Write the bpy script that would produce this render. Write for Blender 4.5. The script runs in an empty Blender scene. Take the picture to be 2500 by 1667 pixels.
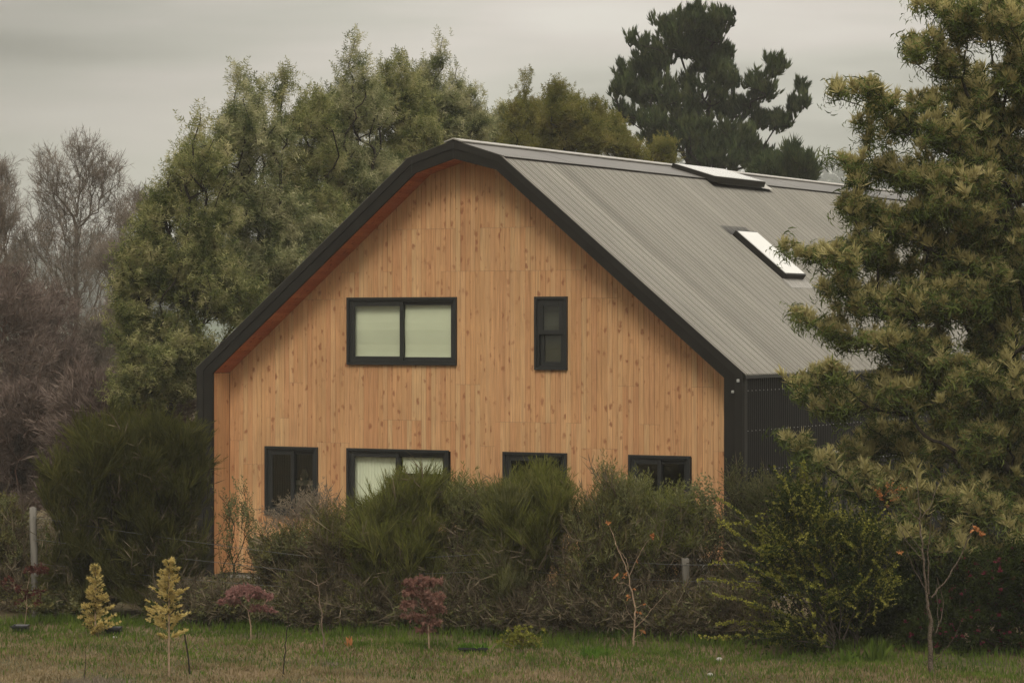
import bpy, math, random
import numpy as np
from mathutils import Vector
rad = math.radians
S = bpy.context.scene
C = S.collection
RNG = np.random.default_rng(7)

# ------------------------------------------------------------------ camera
CAMZ = 4.3
cd = bpy.data.cameras.new('camera'); cam = bpy.data.objects.new('camera', cd); C.objects.link(cam)
cam.location = (0, 0, CAMZ)
cam.rotation_euler = (rad(90 - 0.304), 0, 0)
cd.sensor_width = 36; cd.lens = 99.96
cd.clip_start = 0.1; cd.clip_end = 5000
S.camera = cam
S.render.resolution_x, S.render.resolution_y = 1024, 682

# ------------------------------------------------------------------ light
SUN_EL, SUN_AZ = 48.0, 196.0           # azimuth clockwise from +Y (the view direction); the sun is behind the camera
EXPO = 0.20
W = bpy.data.worlds.new("World"); S.world = W; W.use_nodes = True
nt = W.node_tree; nt.nodes.clear()
def N(t, **k):
    n = nt.nodes.new(t)
    for a, b in k.items():
        if a == 'i':
            for x, y in b.items(): n.inputs[x].default_value = y
        else: setattr(n, a, b)
    return n
L = lambda a, b: nt.links.new(a, b)
sky = N('ShaderNodeTexSky', sky_type='NISHITA', sun_disc=False, sun_elevation=rad(SUN_EL), sun_rotation=rad(SUN_AZ))
sky.dust_density = 3; sky.air_density = 1.2
tc = N('ShaderNodeTexCoord')
mp = N('ShaderNodeMapping'); mp.inputs['Scale'].default_value = (3.4, 3.4, 21.0); mp.inputs['Location'].default_value = (3.1, .4, 1.7)
L(tc.outputs['Generated'], mp.inputs['Vector'])
nz = N('ShaderNodeTexNoise', i={'Scale': 1.5, 'Detail': 4.0, 'Roughness': .45, 'Distortion': .25}); L(mp.outputs[0], nz.inputs['Vector'])
rp = N('ShaderNodeValToRGB'); L(nz.outputs['Fac'], rp.inputs[0])
e = rp.color_ramp.elements
e[0].position = .32; e[0].color = (.185, .185, .160, 1)
e[1].position = .66; e[1].color = (.60, .565, .52, 1)
e2 = rp.color_ramp.elements.new(.45); e2.color = (.40, .39, .345, 1)
e3 = rp.color_ramp.elements.new(.56); e3.color = (.53, .485, .45, 1)
sx = N('ShaderNodeSeparateXYZ'); L(tc.outputs['Generated'], sx.inputs[0])
# the cloud deck is thinner towards the zenith (overcast sky: brighter overhead) and thicker on the west side
up = N('ShaderNodeMapRange', i={'From Min': .10, 'From Max': 1.0, 'To Min': 11.4, 'To Max': 58.0}); L(sx.outputs['Z'], up.inputs['Value'])
we = N('ShaderNodeMapRange', i={'From Min': -.2, 'From Max': -.03, 'To Min': .36, 'To Max': .93}); L(sx.outputs['X'], we.inputs['Value'])
mm = N('ShaderNodeMath', operation='MULTIPLY'); L(up.outputs[0], mm.inputs[0]); L(we.outputs[0], mm.inputs[1])
vm = N('ShaderNodeVectorMath', operation='SCALE'); L(rp.outputs[0], vm.inputs[0]); L(mm.outputs[0], vm.inputs['Scale'])
mx = N('ShaderNodeMix', data_type='RGBA'); mx.inputs[0].default_value = .95
L(sky.outputs[0], mx.inputs[6]); L(vm.outputs[0], mx.inputs[7])
bg = N('ShaderNodeBackground', i={'Strength': .1}); L(mx.outputs[2], bg.inputs['Color'])
wo = N('ShaderNodeOutputWorld'); L(bg.outputs[0], wo.inputs[0])

sd = bpy.data.lights.new('sun', 'SUN'); sd.energy = 1.5; sd.angle = rad(22); sd.color = (1, .93, .82)
so = bpy.data.objects.new('sun', sd); C.objects.link(so); so.location = (0, 0, 60)
az = rad(SUN_AZ); el = rad(SUN_EL)
sdir = Vector((math.sin(az) * math.cos(el), math.cos(az) * math.cos(el), math.sin(el)))
so.rotation_euler = sdir.to_track_quat('Z', 'Y').to_euler()
S.view_settings.view_transform = 'Standard'; S.view_settings.look = 'None'
S.view_settings.exposure = EXPO; S.view_settings.gamma = 1
S.cycles.volume_bounces = 1
S.cycles.max_bounces = 6; S.cycles.transparent_max_bounces = 8

# ------------------------------------------------------------------ helpers
FPX = 6941.8
def at(sx, sy, Y):                       # photo pixel at distance Y -> point in the place
    return np.array([(sx - 1250) / FPX * Y, Y, CAMZ + (796.7 - sy) / FPX * Y])
def gy(sy): return CAMZ * FPX / (sy - 796.7)    # distance of the ground seen at a photo row
def ground_at(sx, sy): Y = gy(sy); return np.array([(sx - 1250) / FPX * Y, Y, 0.])
def hedge_y(sx): return 41.6 - sx / 2500 * 4.6

def tag(o, label=None, cat=None, group=None, kind=None):
    if label: o['label'] = label
    if cat: o['category'] = cat
    if group: o['group'] = group
    if kind: o['kind'] = kind
    return o
def empty(name, loc, label=None, cat=None, group=None, rz=0):
    o = bpy.data.objects.new(name, None); C.objects.link(o); o.location = tuple(loc); o.rotation_euler = (0, 0, rz)
    o.empty_display_size = .2
    return tag(o, label, cat, group)
def mesh_np(name, V, F, mat, parent=None, base=None, smooth=False):
    """V (n,3); F (m,k) or list of such arrays"""
    if not isinstance(F, list): F = [F]
    V = np.asarray(V, np.float32)
    if base is not None: V = V - np.asarray(base, np.float32)
    me = bpy.data.meshes.new(name)
    me.vertices.add(len(V)); me.vertices.foreach_set('co', V.ravel())
    tot = np.concatenate([np.full(len(f), f.shape[1], np.int32) for f in F])
    idx = np.concatenate([f.ravel() for f in F]).astype(np.int32)
    me.loops.add(len(idx)); me.loops.foreach_set('vertex_index', idx)
    me.polygons.add(len(tot))
    st = np.concatenate([[0], np.cumsum(tot)[:-1]]).astype(np.int32)
    me.polygons.foreach_set('loop_start', st)
    me.update(calc_edges=True); me.validate()
    if smooth: me.polygons.foreach_set('use_smooth', np.ones(len(tot), bool))
    o = bpy.data.objects.new(name, me); C.objects.link(o)
    for m in (mat if isinstance(mat, (list, tuple)) else [mat]): me.materials.append(m)
    if parent is not None: o.parent = parent
    return o
class MB:
    def __init__(s): s.v = []; s.f = []; s.m = []; s.cur = 0
    def poly(s, pts):
        n = len(s.v); s.v += [tuple(p) for p in pts]; s.f.append(tuple(range(n, n + len(pts)))); s.m.append(s.cur)
    def hexa(s, a, b):                   # a,b : two matching quads (4 pts each)
        n = len(s.v); s.v += [tuple(p) for p in a] + [tuple(p) for p in b]
        for f in ((3, 2, 1, 0), (4, 5, 6, 7), (0, 1, 5, 4), (1, 2, 6, 5), (2, 3, 7, 6), (3, 0, 4, 7)):
            s.f.append(tuple(n + i for i in f)); s.m.append(s.cur)
    def box(s, x0, x1, y0, y1, z0, z1):
        s.hexa([(x0, y0, z0), (x1, y0, z0), (x1, y1, z0), (x0, y1, z0)], [(x0, y0, z1), (x1, y0, z1), (x1, y1, z1), (x0, y1, z1)])
    def frame(s, x0, x1, z0, z1, w, y0, y1, wb=None):    # rectangular frame in the u-z plane
        wb = w if wb is None else wb
        s.box(x0, x0 + w, y0, y1, z0, z1); s.box(x1 - w, x1, y0, y1, z0, z1)
        s.box(x0 + w, x1 - w, y0, y1, z1 - w, z1); s.box(x0 + w, x1 - w, y0, y1, z0, z0 + wb)
    def build(s, name, mat, parent=None, bevel=0):
        me = bpy.data.meshes.new(name); me.from_pydata(s.v, [], s.f)
        for m in (mat if isinstance(mat, (list, tuple)) else [mat]): me.materials.append(m)
        me.polygons.foreach_set('material_index', s.m)
        me.update()
        o = bpy.data.objects.new(name, me); C.objects.link(o)
        if parent is not None: o.parent = parent
        if bevel:
            b = o.modifiers.new('bevel', 'BEVEL'); b.width = bevel; b.segments = 1; b.limit_method = 'ANGLE'
        return o

def unit(v): return v / (np.linalg.norm(v, axis=-1, keepdims=True) + 1e-9)
def frames(d, roll=None, rng=RNG):
    d = unit(np.asarray(d, float)); n = len(d)
    a = np.where(np.abs(d[:, 2:3]) < .9, np.array([[0, 0, 1.]]), np.array([[1., 0, 0]]))
    x = unit(np.cross(a, d)); y = np.cross(d, x)
    r = rng.uniform(0, 2 * np.pi, n) if roll is None else roll
    c, s_ = np.cos(r)[:, None], np.sin(r)[:, None]
    x, y = x * c + y * s_, -x * s_ + y * c
    return np.stack([x, y, d], axis=2)            # columns
def scatter(T, TF, P, R, sc):
    """instances of template verts T, faces TF at P with rotation R, scale sc -> one vertex/face array"""
    T = np.asarray(T); TF = np.asarray(TF)
    V = np.einsum('nij,kj->nki', R, T) * np.asarray(sc).reshape(-1, 1, 1) + P[:, None]
    F = (TF[None] + (np.arange(len(P)) * len(T))[:, None, None])
    return V.reshape(-1, 3), F.reshape(-1, TF.shape[1])
def blades(dirs, lens, widths, rng, base=None, bend=0.0, two=False):
    """thin leaf blades: quads (diamond) or two-piece bent strips"""
    dirs = unit(np.asarray(dirs, float)); n = len(dirs)
    base = np.zeros((n, 3)) if base is None else base
    side = unit(np.cross(dirs, rng.normal(size=(n, 3))))
    lens = np.broadcast_to(lens, n)[:, None]; widths = np.broadcast_to(widths, n)[:, None]
    if not two:
        V = np.stack([base, base + dirs * lens * .45 + side * widths / 2, base + dirs * lens, base + dirs * lens * .45 - side * widths / 2], 1)
        F = np.arange(n)[:, None] * 4 + np.arange(4)
        return V.reshape(-1, 3), F
    b = np.zeros((n, 3)); b[:, 2] = bend if np.isscalar(bend) else 0
    p0 = base; p1 = base + dirs * lens * .5 + b * lens * .25; p2 = base + dirs * lens + b * lens
    V = np.stack([p0 - side * widths * .3, p0 + side * widths * .3, p1 + side * widths / 2, p1 - side * widths / 2, p2 + side * widths * .08, p2 - side * widths * .08], 1)
    f = np.array([[0, 1, 2, 3], [3, 2, 4, 5]])
    F = (f[None] + (np.arange(n) * 6)[:, None, None]).reshape(-1, 4)
    return V.reshape(-1, 3), F
def cone_dirs(n, spread, rng):           # directions round +z within spread (radians)
    t = np.abs(rng.normal(0, spread * .6, n)).clip(0, np.pi); p = rng.uniform(0, 2 * np.pi, n)
    return np.stack([np.sin(t) * np.cos(p), np.sin(t) * np.sin(p), np.cos(t)], 1)
def cat(parts):
    V, F, o = [], [], 0
    for v, f in parts: V.append(v); F.append(f + o); o += len(v)
    return np.concatenate(V), np.concatenate(F)

def lobes(Ls, Y, n, depth, rng, shell=.45, k=1.063):
    """random points in ellipsoidal lobes; lobes as (x, y, rx, ry[, weight]) in the 2352-wide view of the photo"""
    A = np.array([(l[0], l[1], l[2], l[3], l[4] if len(l) > 4 else 1.) for l in Ls], float)
    w = A[:, 2] * A[:, 3] * A[:, 4]; w /= w.sum()
    i = rng.choice(len(A), n, p=w)
    d = unit(rng.normal(size=(n, 3))) * (rng.uniform(0, 1, n) ** shell)[:, None]
    mpp = k * Y / FPX
    c = at(A[i, 0] * k, A[i, 1] * k, Y).T if False else np.stack([(A[i, 0] * k - 1250) / FPX * Y, np.full(n, Y), CAMZ + (796.7 - A[i, 1] * k) / FPX * Y], 1)
    dz = np.minimum(A[i, 2] * mpp * 1.1 + .2, depth)
    off = rng.normal(0, 1, len(A))[i] * np.maximum(0, depth - dz) * .5
    return c + np.stack([d[:, 0] * A[i, 2] * mpp, d[:, 1] * dz + off, d[:, 2] * A[i, 3] * mpp], 1)

def grow(trunk, tips, rng, bf=.35, seg=.4, down=.6, rtip=.006, expo=2.2, curve=.35, wob=.04):
    trunk = np.asarray(trunk, float)
    cap = 20 + sum(int(np.linalg.norm(t - trunk[0]) / seg) + 3 for t in tips) + len(trunk)
    pos = np.zeros((cap, 3)); par = np.full(cap, -1); pl = np.zeros(cap); dr = np.zeros((cap, 3)); leaf = np.zeros(cap, bool)
    n = 0
    for i, p in enumerate(trunk):
        pos[n] = p
        if i: par[n] = n - 1; pl[n] = pl[n - 1] + np.linalg.norm(p - trunk[i - 1]); dr[n] = unit(p - trunk[i - 1])
        else: dr[n] = (0, 0, 1)
        n += 1
    for t in tips[np.argsort(np.linalg.norm(tips - trunk[0], axis=1))]:
        dv = t - pos[:n]; d = np.linalg.norm(dv, axis=1)
        cost = d + bf * pl[:n] + down * np.maximum(0, -dv[:, 2] + .2 * d)
        cost[0] += 1e3 if len(trunk) > 2 else 0
        j = int(np.argmin(cost)); D = d[j]
        if D < 1e-3: continue
        k = max(1, int(math.ceil(D / seg)))
        p0 = pos[j].copy(); c = p0 + (dr[j] * .6 + unit(dv[j]) * .4) * D * curve + np.array([0, 0, .0])
        prev = j
        for q in range(1, k + 1):
            s = q / k
            p = p0 * (1 - s) ** 2 + 2 * c * s * (1 - s) + t * s * s
            if q < k: p = p + rng.normal(0, wob * D / k, 3)
            pos[n] = p; par[n] = prev; st = p - pos[prev]; pl[n] = pl[prev] + np.linalg.norm(st); dr[n] = unit(st)
            prev = n; n += 1
        leaf[prev] = True
    pos, par, dr, pl = pos[:n], par[:n], dr[:n], pl[:n]
    r = np.zeros(n); acc = np.zeros(n); mainc = np.full(n, -1); best = np.zeros(n)
    for i in range(n - 1, -1, -1):
        r[i] = max(rtip, acc[i] ** (1 / expo)) if acc[i] > 0 else rtip
        p = par[i]
        if p >= 0:
            acc[p] += r[i] ** expo * 1.0
            if r[i] > best[p]: best[p] = r[i]; mainc[p] = i
    return dict(pos=pos, par=par, dir=dr, r=r, main=mainc, leaf=leaf[:n], pl=pl)
def tubes(G, thick=.03, rscale=1.0, rmax=None):
    pos, par, r, mainc = G['pos'], G['par'], G['r'] * rscale, G['main']
    if rmax: r = np.where(r > rmax, rmax + (r - rmax) * .25, r)
    i = np.where(par >= 0)[0]; p = par[i]
    r1 = r[i]; r0 = np.where(mainc[p] == i, r[p], np.minimum(r[p], r1 * 1.25))
    out = []
    for sel, k in ((r1 > thick, 7), (r1 <= thick, 3)):
        if not sel.any(): continue
        a, b, ra, rb = pos[p[sel]], pos[i[sel]], r0[sel], r1[sel]
        R = frames(b - a, roll=np.zeros(sel.sum()))
        th = np.arange(k) / k * 2 * np.pi
        ring = np.stack([np.cos(th), np.sin(th), 0 * th], 1)
        rr = np.einsum('nij,kj->nki', R, ring)
        ext = unit(b - a) * (rb * .25)[:, None]
        V = np.concatenate([a[:, None] + rr * ra[:, None, None], (b + ext)[:, None] + rr * rb[:, None, None]], 1)
        q = np.arange(k); f = np.stack([q, (q + 1) % k, (q + 1) % k + k, q + k], 1)
        F = (f[None] + (np.arange(len(a)) * 2 * k)[:, None, None]).reshape(-1, 4)
        out.append((V.reshape(-1, 3), F))
    return cat(out)

# ------------------------------------------------------------------ materials
def mat_new(name):
    m = bpy.data.materials.new(name); m.use_nodes = True; t = m.node_tree
    b = t.nodes['Principled BSDF']; return m, t, b
def simple(name, col, rough=.6, metal=0, noise=0, scale=8., spec=.4, bump=0, stretch=(1, 1, 1)):
    m, t, b = mat_new(name)
    b.inputs['Roughness'].default_value = rough; b.inputs['Metallic'].default_value = metal
    b.inputs['Specular IOR Level'].default_value = spec
    b.inputs['Base Color'].default_value = (*col, 1)
    if noise or bump:
        tcn = t.nodes.new('ShaderNodeTexCoord'); mpn = t.nodes.new('ShaderNodeMapping'); mpn.inputs['Scale'].default_value = stretch
        t.links.new(tcn.outputs['Object'], mpn.inputs[0])
        n = t.nodes.new('ShaderNodeTexNoise'); n.inputs['Scale'].default_value = scale; n.inputs['Detail'].default_value = 6
        t.links.new(mpn.outputs[0], n.inputs['Vector'])
        if noise:
            r = t.nodes.new('ShaderNodeMapRange'); r.inputs['From Min'].default_value = .3; r.inputs['From Max'].default_value = .7
            r.inputs['To Min'].default_value = 1 - noise; r.inputs['To Max'].default_value = 1 + noise
            t.links.new(n.outputs['Fac'], r.inputs['Value'])
            v = t.nodes.new('ShaderNodeVectorMath'); v.operation = 'SCALE'; v.inputs[0].default_value = col
            t.links.new(r.outputs[0], v.inputs['Scale']); t.links.new(v.outputs[0], b.inputs['Base Color'])
        if bump:
            bn = t.nodes.new('ShaderNodeBump'); bn.inputs['Strength'].default_value = bump; bn.inputs['Distance'].default_value = .01
            t.links.new(n.outputs['Fac'], bn.inputs['Height']); t.links.new(bn.outputs[0], b.inputs['Normal'])
    return m
def foliage(name, cols, trans=.35, nscale=.8, rough=.6, mixn=.55):
    """leaf material: colour differs leaf by leaf and from bough to bough"""
    m, t, b = mat_new(name)
    g = t.nodes.new('ShaderNodeNewGeometry'); tcn = t.nodes.new('ShaderNodeTexCoord')
    n = t.nodes.new('ShaderNodeTexNoise'); n.inputs['Scale'].default_value = nscale; n.inputs['Detail'].default_value = 3
    t.links.new(tcn.outputs['Object'], n.inputs['Vector'])
    mr = t.nodes.new('ShaderNodeMapRange'); mr.inputs['From Min'].default_value = .3; mr.inputs['From Max'].default_value = .7
    t.links.new(n.outputs['Fac'], mr.inputs['Value'])
    mixf = t.nodes.new('ShaderNodeMix'); mixf.inputs[0].default_value = mixn
    t.links.new(g.outputs['Random Per Island'], mixf.inputs[2]); t.links.new(mr.outputs[0], mixf.inputs[3])
    rp = t.nodes.new('ShaderNodeValToRGB'); el = rp.color_ramp.elements
    el[0].position = 0.08; el[0].color = (*cols[0], 1); el[1].position = .95; el[1].color = (*cols[-1], 1)
    for q, c in enumerate(cols[1:-1]):
        x = el.new(.08 + .87 * (q + 1) / (len(cols) - 1)); x.color = (*c, 1)
    t.links.new(mixf.outputs[0], rp.inputs[0])
    d = t.nodes.new('ShaderNodeBsdfDiffuse'); tr = t.nodes.new('ShaderNodeBsdfTranslucent'); ms = t.nodes.new('ShaderNodeMixShader')
    ms.inputs[0].default_value = trans
    for x in (d, tr): t.links.new(rp.outputs[0], x.inputs['Color'])
    t.links.new(d.outputs[0], ms.inputs[1]); t.links.new(tr.outputs[0], ms.inputs[2])
    t.links.new(ms.outputs[0], t.nodes['Material Output'].inputs[0]); t.nodes.remove(b)
    return m
M = {}
M['black'] = simple('black_painted_metal', (.012, .0105, .008), .65, 0, .25, 3., .2, .05)
M['black2'] = simple('black_flashing', (.014, .0125, .010), .55, 0, .2, 5., .25)
M['side'] = simple('black_corrugated_steel', (.006, .0055, .0045), .5, 0, .3, 2., .3)
M['winframe'] = simple('charcoal_window_frame', (.018, .019, .018), .45, 0, .1, 9., .35)
M['screw'] = simple('screw_head', (.42, .42, .40), .4, .3)
M['darkscrew'] = simple('dark_screw_head', (.085, .08, .065), .6)
M['ridge'] = simple('pale_ridge_metal', (.27, .255, .225), .5, .0, .15, 4., .5)
M['blind'] = simple('pale_roller_blind', (.73, .73, .63), .85, 0, .05, 2.)
M['blindw'] = simple('white_pleated_blind', (.88, .88, .80), .85)
M['pane_backing'] = simple('grey_pane_backing', (.05, .047, .037), .9)  # backing added behind the slim panes to lift their tone
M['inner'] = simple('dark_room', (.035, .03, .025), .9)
M['shelfwood'] = simple('pale_cabinet', (.30, .28, .23), .7)
M['skyglass'] = simple('skylight_glass_painted_sky', (.56, .56, .52), .12, 0, 0, 1, .6)  # pale base colour stands in for bright sky mirrored in the glass
M['post'] = simple('grey_weathered_post', (.13, .12, .10), .9, 0, .4, 9., .2, .5, (1, 1, .15))
M['paintpost'] = simple('pale_painted_post', (.15, .14, .12), .9, 0, .4, 9., .2, .4, (1, 1, .15))
M['wire'] = simple('fence_wire', (.12, .12, .11), .5, .5)
M['bark'] = simple('grey_brown_bark', (.060, .050, .038), .95, 0, .4, 10., .1)
M['barkdark'] = simple('dark_bark', (.030, .024, .018), .95, 0, .4, 10., .1)
M['barkpale'] = simple('pale_bare_twigs', (.15, .11, .078), .95, 0, .3, 5., .1)
M['barkpurple'] = simple('purple_brown_twigs', (.115, .070, .055), .95, 0, .35, .8, .1)
M['barkgrey'] = simple('grey_brown_twigs', (.115, .095, .075), .95, 0, .35, .6, .1)
M['lichen'] = simple('lichen_spotted_bark', (.085, .066, .048), .95, 0, .7, 60., .1, .3)
M['stem'] = simple('sapling_bark', (.27, .19, .125), .9, 0, .3, 20., .2)
M['plastic'] = simple('black_plastic_tray', (.015, .015, .016), .45)
M['stone'] = simple('pale_stone', (.28, .265, .23), .9, 0, .2, 20.)
M['whitestuff'] = simple('white_netting', (.32, .31, .27), .9, 0, .5, 30.)

def wood_mat(name, cols, dark=(.26, .10, .045), seed=0., grainz=1.0):
    m, t, b = mat_new(name); ln = t.links.new; nn = t.nodes.new
    b.inputs['Roughness'].default_value = .55; b.inputs['Specular IOR Level'].default_value = .25
    g = nn('ShaderNodeNewGeometry'); tcn = nn('ShaderNodeTexCoord')
    off = nn('ShaderNodeMath'); off.operation = 'MULTIPLY'; off.inputs[1].default_value = 57.3; ln(g.outputs['Random Per Island'], off.inputs[0])
    cx = nn('ShaderNodeCombineXYZ'); ln(off.outputs[0], cx.inputs[0]); ln(off.outputs[0], cx.inputs[2])
    ad = nn('ShaderNodeVectorMath'); ad.operation = 'ADD'; ln(tcn.outputs['Object'], ad.inputs[0]); ln(cx.outputs[0], ad.inputs[1])
    # grain
    mp1 = nn('ShaderNodeMapping'); mp1.inputs['Scale'].default_value = (38, 38, 1.6); ln(ad.outputs[0], mp1.inputs[0])
    n1 = nn('ShaderNodeTexNoise'); n1.inputs['Scale'].default_value = 1; n1.inputs['Detail'].default_value = 4; n1.inputs['Distortion'].default_value = 1.0; ln(mp1.outputs[0], n1.inputs['Vector'])
    # per board colour
    rp = nn('ShaderNodeValToRGB'); el = rp.color_ramp.elements
    el[0].position = 0; el[0].color = (*cols[0], 1); el[1].position = 1; el[1].color = (*cols[-1], 1)
    for q, c in enumerate(cols[1:-1]):
        x = el.new((q + 1) / (len(cols) - 1)); x.color = (*c, 1)
    wn = nn('ShaderNodeTexWhiteNoise'); wn.noise_dimensions = '1D'; ln(off.outputs[0], wn.inputs['W']); ln(wn.outputs['Value'], rp.inputs[0])
    gr = nn('ShaderNodeMapRange'); gr.inputs['From Min'].default_value = .3; gr.inputs['From Max'].default_value = .72; gr.inputs['To Min'].default_value = 1.16; gr.inputs['To Max'].default_value = .78
    ln(n1.outputs['Fac'], gr.inputs['Value'])
    sc = nn('ShaderNodeVectorMath'); sc.operation = 'SCALE'; ln(rp.outputs[0], sc.inputs[0]); ln(gr.outputs[0], sc.inputs['Scale'])
    # broad weathering
    n3 = nn('ShaderNodeTexNoise'); n3.inputs['Scale'].default_value = .9; n3.inputs['Detail'].default_value = 4; ln(tcn.outputs['Object'], n3.inputs['Vector'])
    g3 = nn('ShaderNodeMapRange'); g3.inputs['From Min'].default_value = .3; g3.inputs['From Max'].default_value = .7; g3.inputs['To Min'].default_value = .90; g3.inputs['To Max'].default_value = 1.08; ln(n3.outputs['Fac'], g3.inputs['Value'])
    sc2 = nn('ShaderNodeVectorMath'); sc2.operation = 'SCALE'; ln(sc.outputs[0], sc2.inputs[0]); ln(g3.outputs[0], sc2.inputs['Scale'])
    # knots
    mp2 = nn('ShaderNodeMapping'); mp2.inputs['Scale'].default_value = (9, 9, 6.0); ln(ad.outputs[0], mp2.inputs[0])
    n2 = nn('ShaderNodeTexNoise'); n2.inputs['Scale'].default_value = 1.7; n2.inputs['Detail'].default_value = 3; ln(mp2.outputs[0], n2.inputs['Vector'])
    ds = nn('ShaderNodeVectorMath'); ds.operation = 'SCALE'; ds.inputs['Scale'].default_value = .95; ln(n2.outputs['Color'], ds.inputs[0])
    ad2 = nn('ShaderNodeVectorMath'); ad2.operation = 'ADD'; ln(mp2.outputs[0], ad2.inputs[0]); ln(ds.outputs[0], ad2.inputs[1])
    vo = nn('ShaderNodeTexVoronoi'); vo.inputs['Scale'].default_value = 1.0; ln(ad2.outputs[0], vo.inputs['Vector'])
    k1 = nn('ShaderNodeMapRange'); k1.interpolation_type = 'SMOOTHSTEP'
    k1.inputs['From Min'].default_value = .10; k1.inputs['From Max'].default_value = .42; k1.inputs['To Min'].default_value = .85; k1.inputs['To Max'].default_value = 0; ln(vo.outputs['Distance'], k1.inputs['Value'])
    spc = nn('ShaderNodeSeparateXYZ'); ln(vo.outputs['Color'], spc.inputs[0])
    gt = nn('ShaderNodeMapRange'); gt.inputs['From Min'].default_value = .45; gt.inputs['From Max'].default_value = .8; ln(spc.outputs[0], gt.inputs['Value'])
    km = nn('ShaderNodeMath'); km.operation = 'MULTIPLY'; ln(k1.outputs[0], km.inputs[0]); ln(gt.outputs[0], km.inputs[1])
    mxx = nn('ShaderNodeMix'); mxx.data_type = 'RGBA'; ln(km.outputs[0], mxx.inputs[0]); ln(sc2.outputs[0], mxx.inputs[6]); mxx.inputs[7].default_value = (*dark, 1)
    ln(mxx.outputs[2], b.inputs['Base Color'])
    return m
M['wood'] = wood_mat('knotty_pine_boards', [(.54, .303, .142), (.485, .25, .116), (.56, .333, .163), (.505, .275, .125), (.545, .343, .170)])
M['soffit'] = wood_mat('reddish_soffit_boards', [(.48, .16, .07), (.40, .12, .05), (.52, .19, .08)], (.2, .05, .02))

def roof_mat():
    m, t, b = mat_new('weathered_steel_roof'); ln = t.links.new; nn = t.nodes.new
    tcn = nn('ShaderNodeTexCoord'); sp = nn('ShaderNodeSeparateXYZ'); ln(tcn.outputs['Object'], sp.inputs[0])
    # sheet by sheet tone (sheets 0.84 m wide along the ridge)
    dv = nn('ShaderNodeMath'); dv.operation = 'DIVIDE'; dv.inputs[1].default_value = .42; ln(sp.outputs['Y'], dv.inputs[0])
    fl = nn('ShaderNodeMath'); fl.operation = 'FLOOR'; ln(dv.outputs[0], fl.inputs[0])
    wn = nn('ShaderNodeTexWhiteNoise'); wn.noise_dimensions = '1D'; ln(fl.outputs[0], wn.inputs['W'])
    mp1 = nn('ShaderNodeMapping'); mp1.inputs['Scale'].default_value = (.35, 9, .35); ln(tcn.outputs['Object'], mp1.inputs[0])
    n1 = nn('ShaderNodeTexNoise'); n1.inputs['Scale'].default_value = 1; n1.inputs['Detail'].default_value = 5; ln(mp1.outputs[0], n1.inputs['Vector'])
    n2 = nn('ShaderNodeTexNoise'); n2.inputs['Scale'].default_value = 1.2; n2.inputs['Detail'].default_value = 5; ln(tcn.outputs['Object'], n2.inputs['Vector'])
    a = nn('ShaderNodeMath'); a.operation = 'MULTIPLY_ADD'; a.inputs[1].default_value = .10; a.inputs[2].default_value = .55; ln(wn.outputs['Value'], a.inputs[0])
    c = nn('ShaderNodeMath'); c.operation = 'MULTIPLY_ADD'; c.inputs[1].default_value = .45; ln(n1.outputs['Fac'], c.inputs[0]); ln(a.outputs[0], c.inputs[2])
    d = nn('ShaderNodeMath'); d.operation = 'MULTIPLY_ADD'; d.inputs[1].default_value = .35; ln(n2.outputs['Fac'], d.inputs[0]); ln(c.outputs[0], d.inputs[2])
    v = nn('ShaderNodeVectorMath'); v.operation = 'SCALE'; v.inputs[0].default_value = (.118, .112, .095); ln(d.outputs[0], v.inputs['Scale'])
    ln(v.outputs[0], b.inputs['Base Color'])
    b.inputs['Roughness'].default_value = .36; b.inputs['Metallic'].default_value = .75
    return m
M['roof'] = roof_mat()
M['cap'] = simple('grey_flat_roof_sheet', (.080, .073, .062), .5, .1, .3, 1.2, .4, 0, (1, .25, 1))
def glass_mat():
    m, t, b = mat_new('window_glass'); t.nodes.remove(b)
    gl = t.nodes.new('ShaderNodeBsdfGlossy'); gl.inputs['Roughness'].default_value = .02
    tr = t.nodes.new('ShaderNodeBsdfTransparent'); tr.inputs[0].default_value = (.93, .95, .90, 1)
    fc = t.nodes.new('ShaderNodeLayerWeight'); fc.inputs['Blend'].default_value = .5
    pw = t.nodes.new('ShaderNodeMath'); pw.operation = 'POWER'; pw.inputs[1].default_value = 5; t.links.new(fc.outputs['Facing'], pw.inputs[0])
    lw = t.nodes.new('ShaderNodeMath'); lw.operation = 'MULTIPLY_ADD'; lw.inputs[1].default_value = .9; lw.inputs[2].default_value = .045; t.links.new(pw.outputs[0], lw.inputs[0])
    ms = t.nodes.new('ShaderNodeMixShader'); t.links.new(lw.outputs[0], ms.inputs[0]); t.links.new(tr.outputs[0], ms.inputs[1]); t.links.new(gl.outputs[0], ms.inputs[2])
    t.links.new(ms.outputs[0], t.nodes['Material Output'].inputs[0]); return m
M['glass'] = glass_mat()

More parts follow.
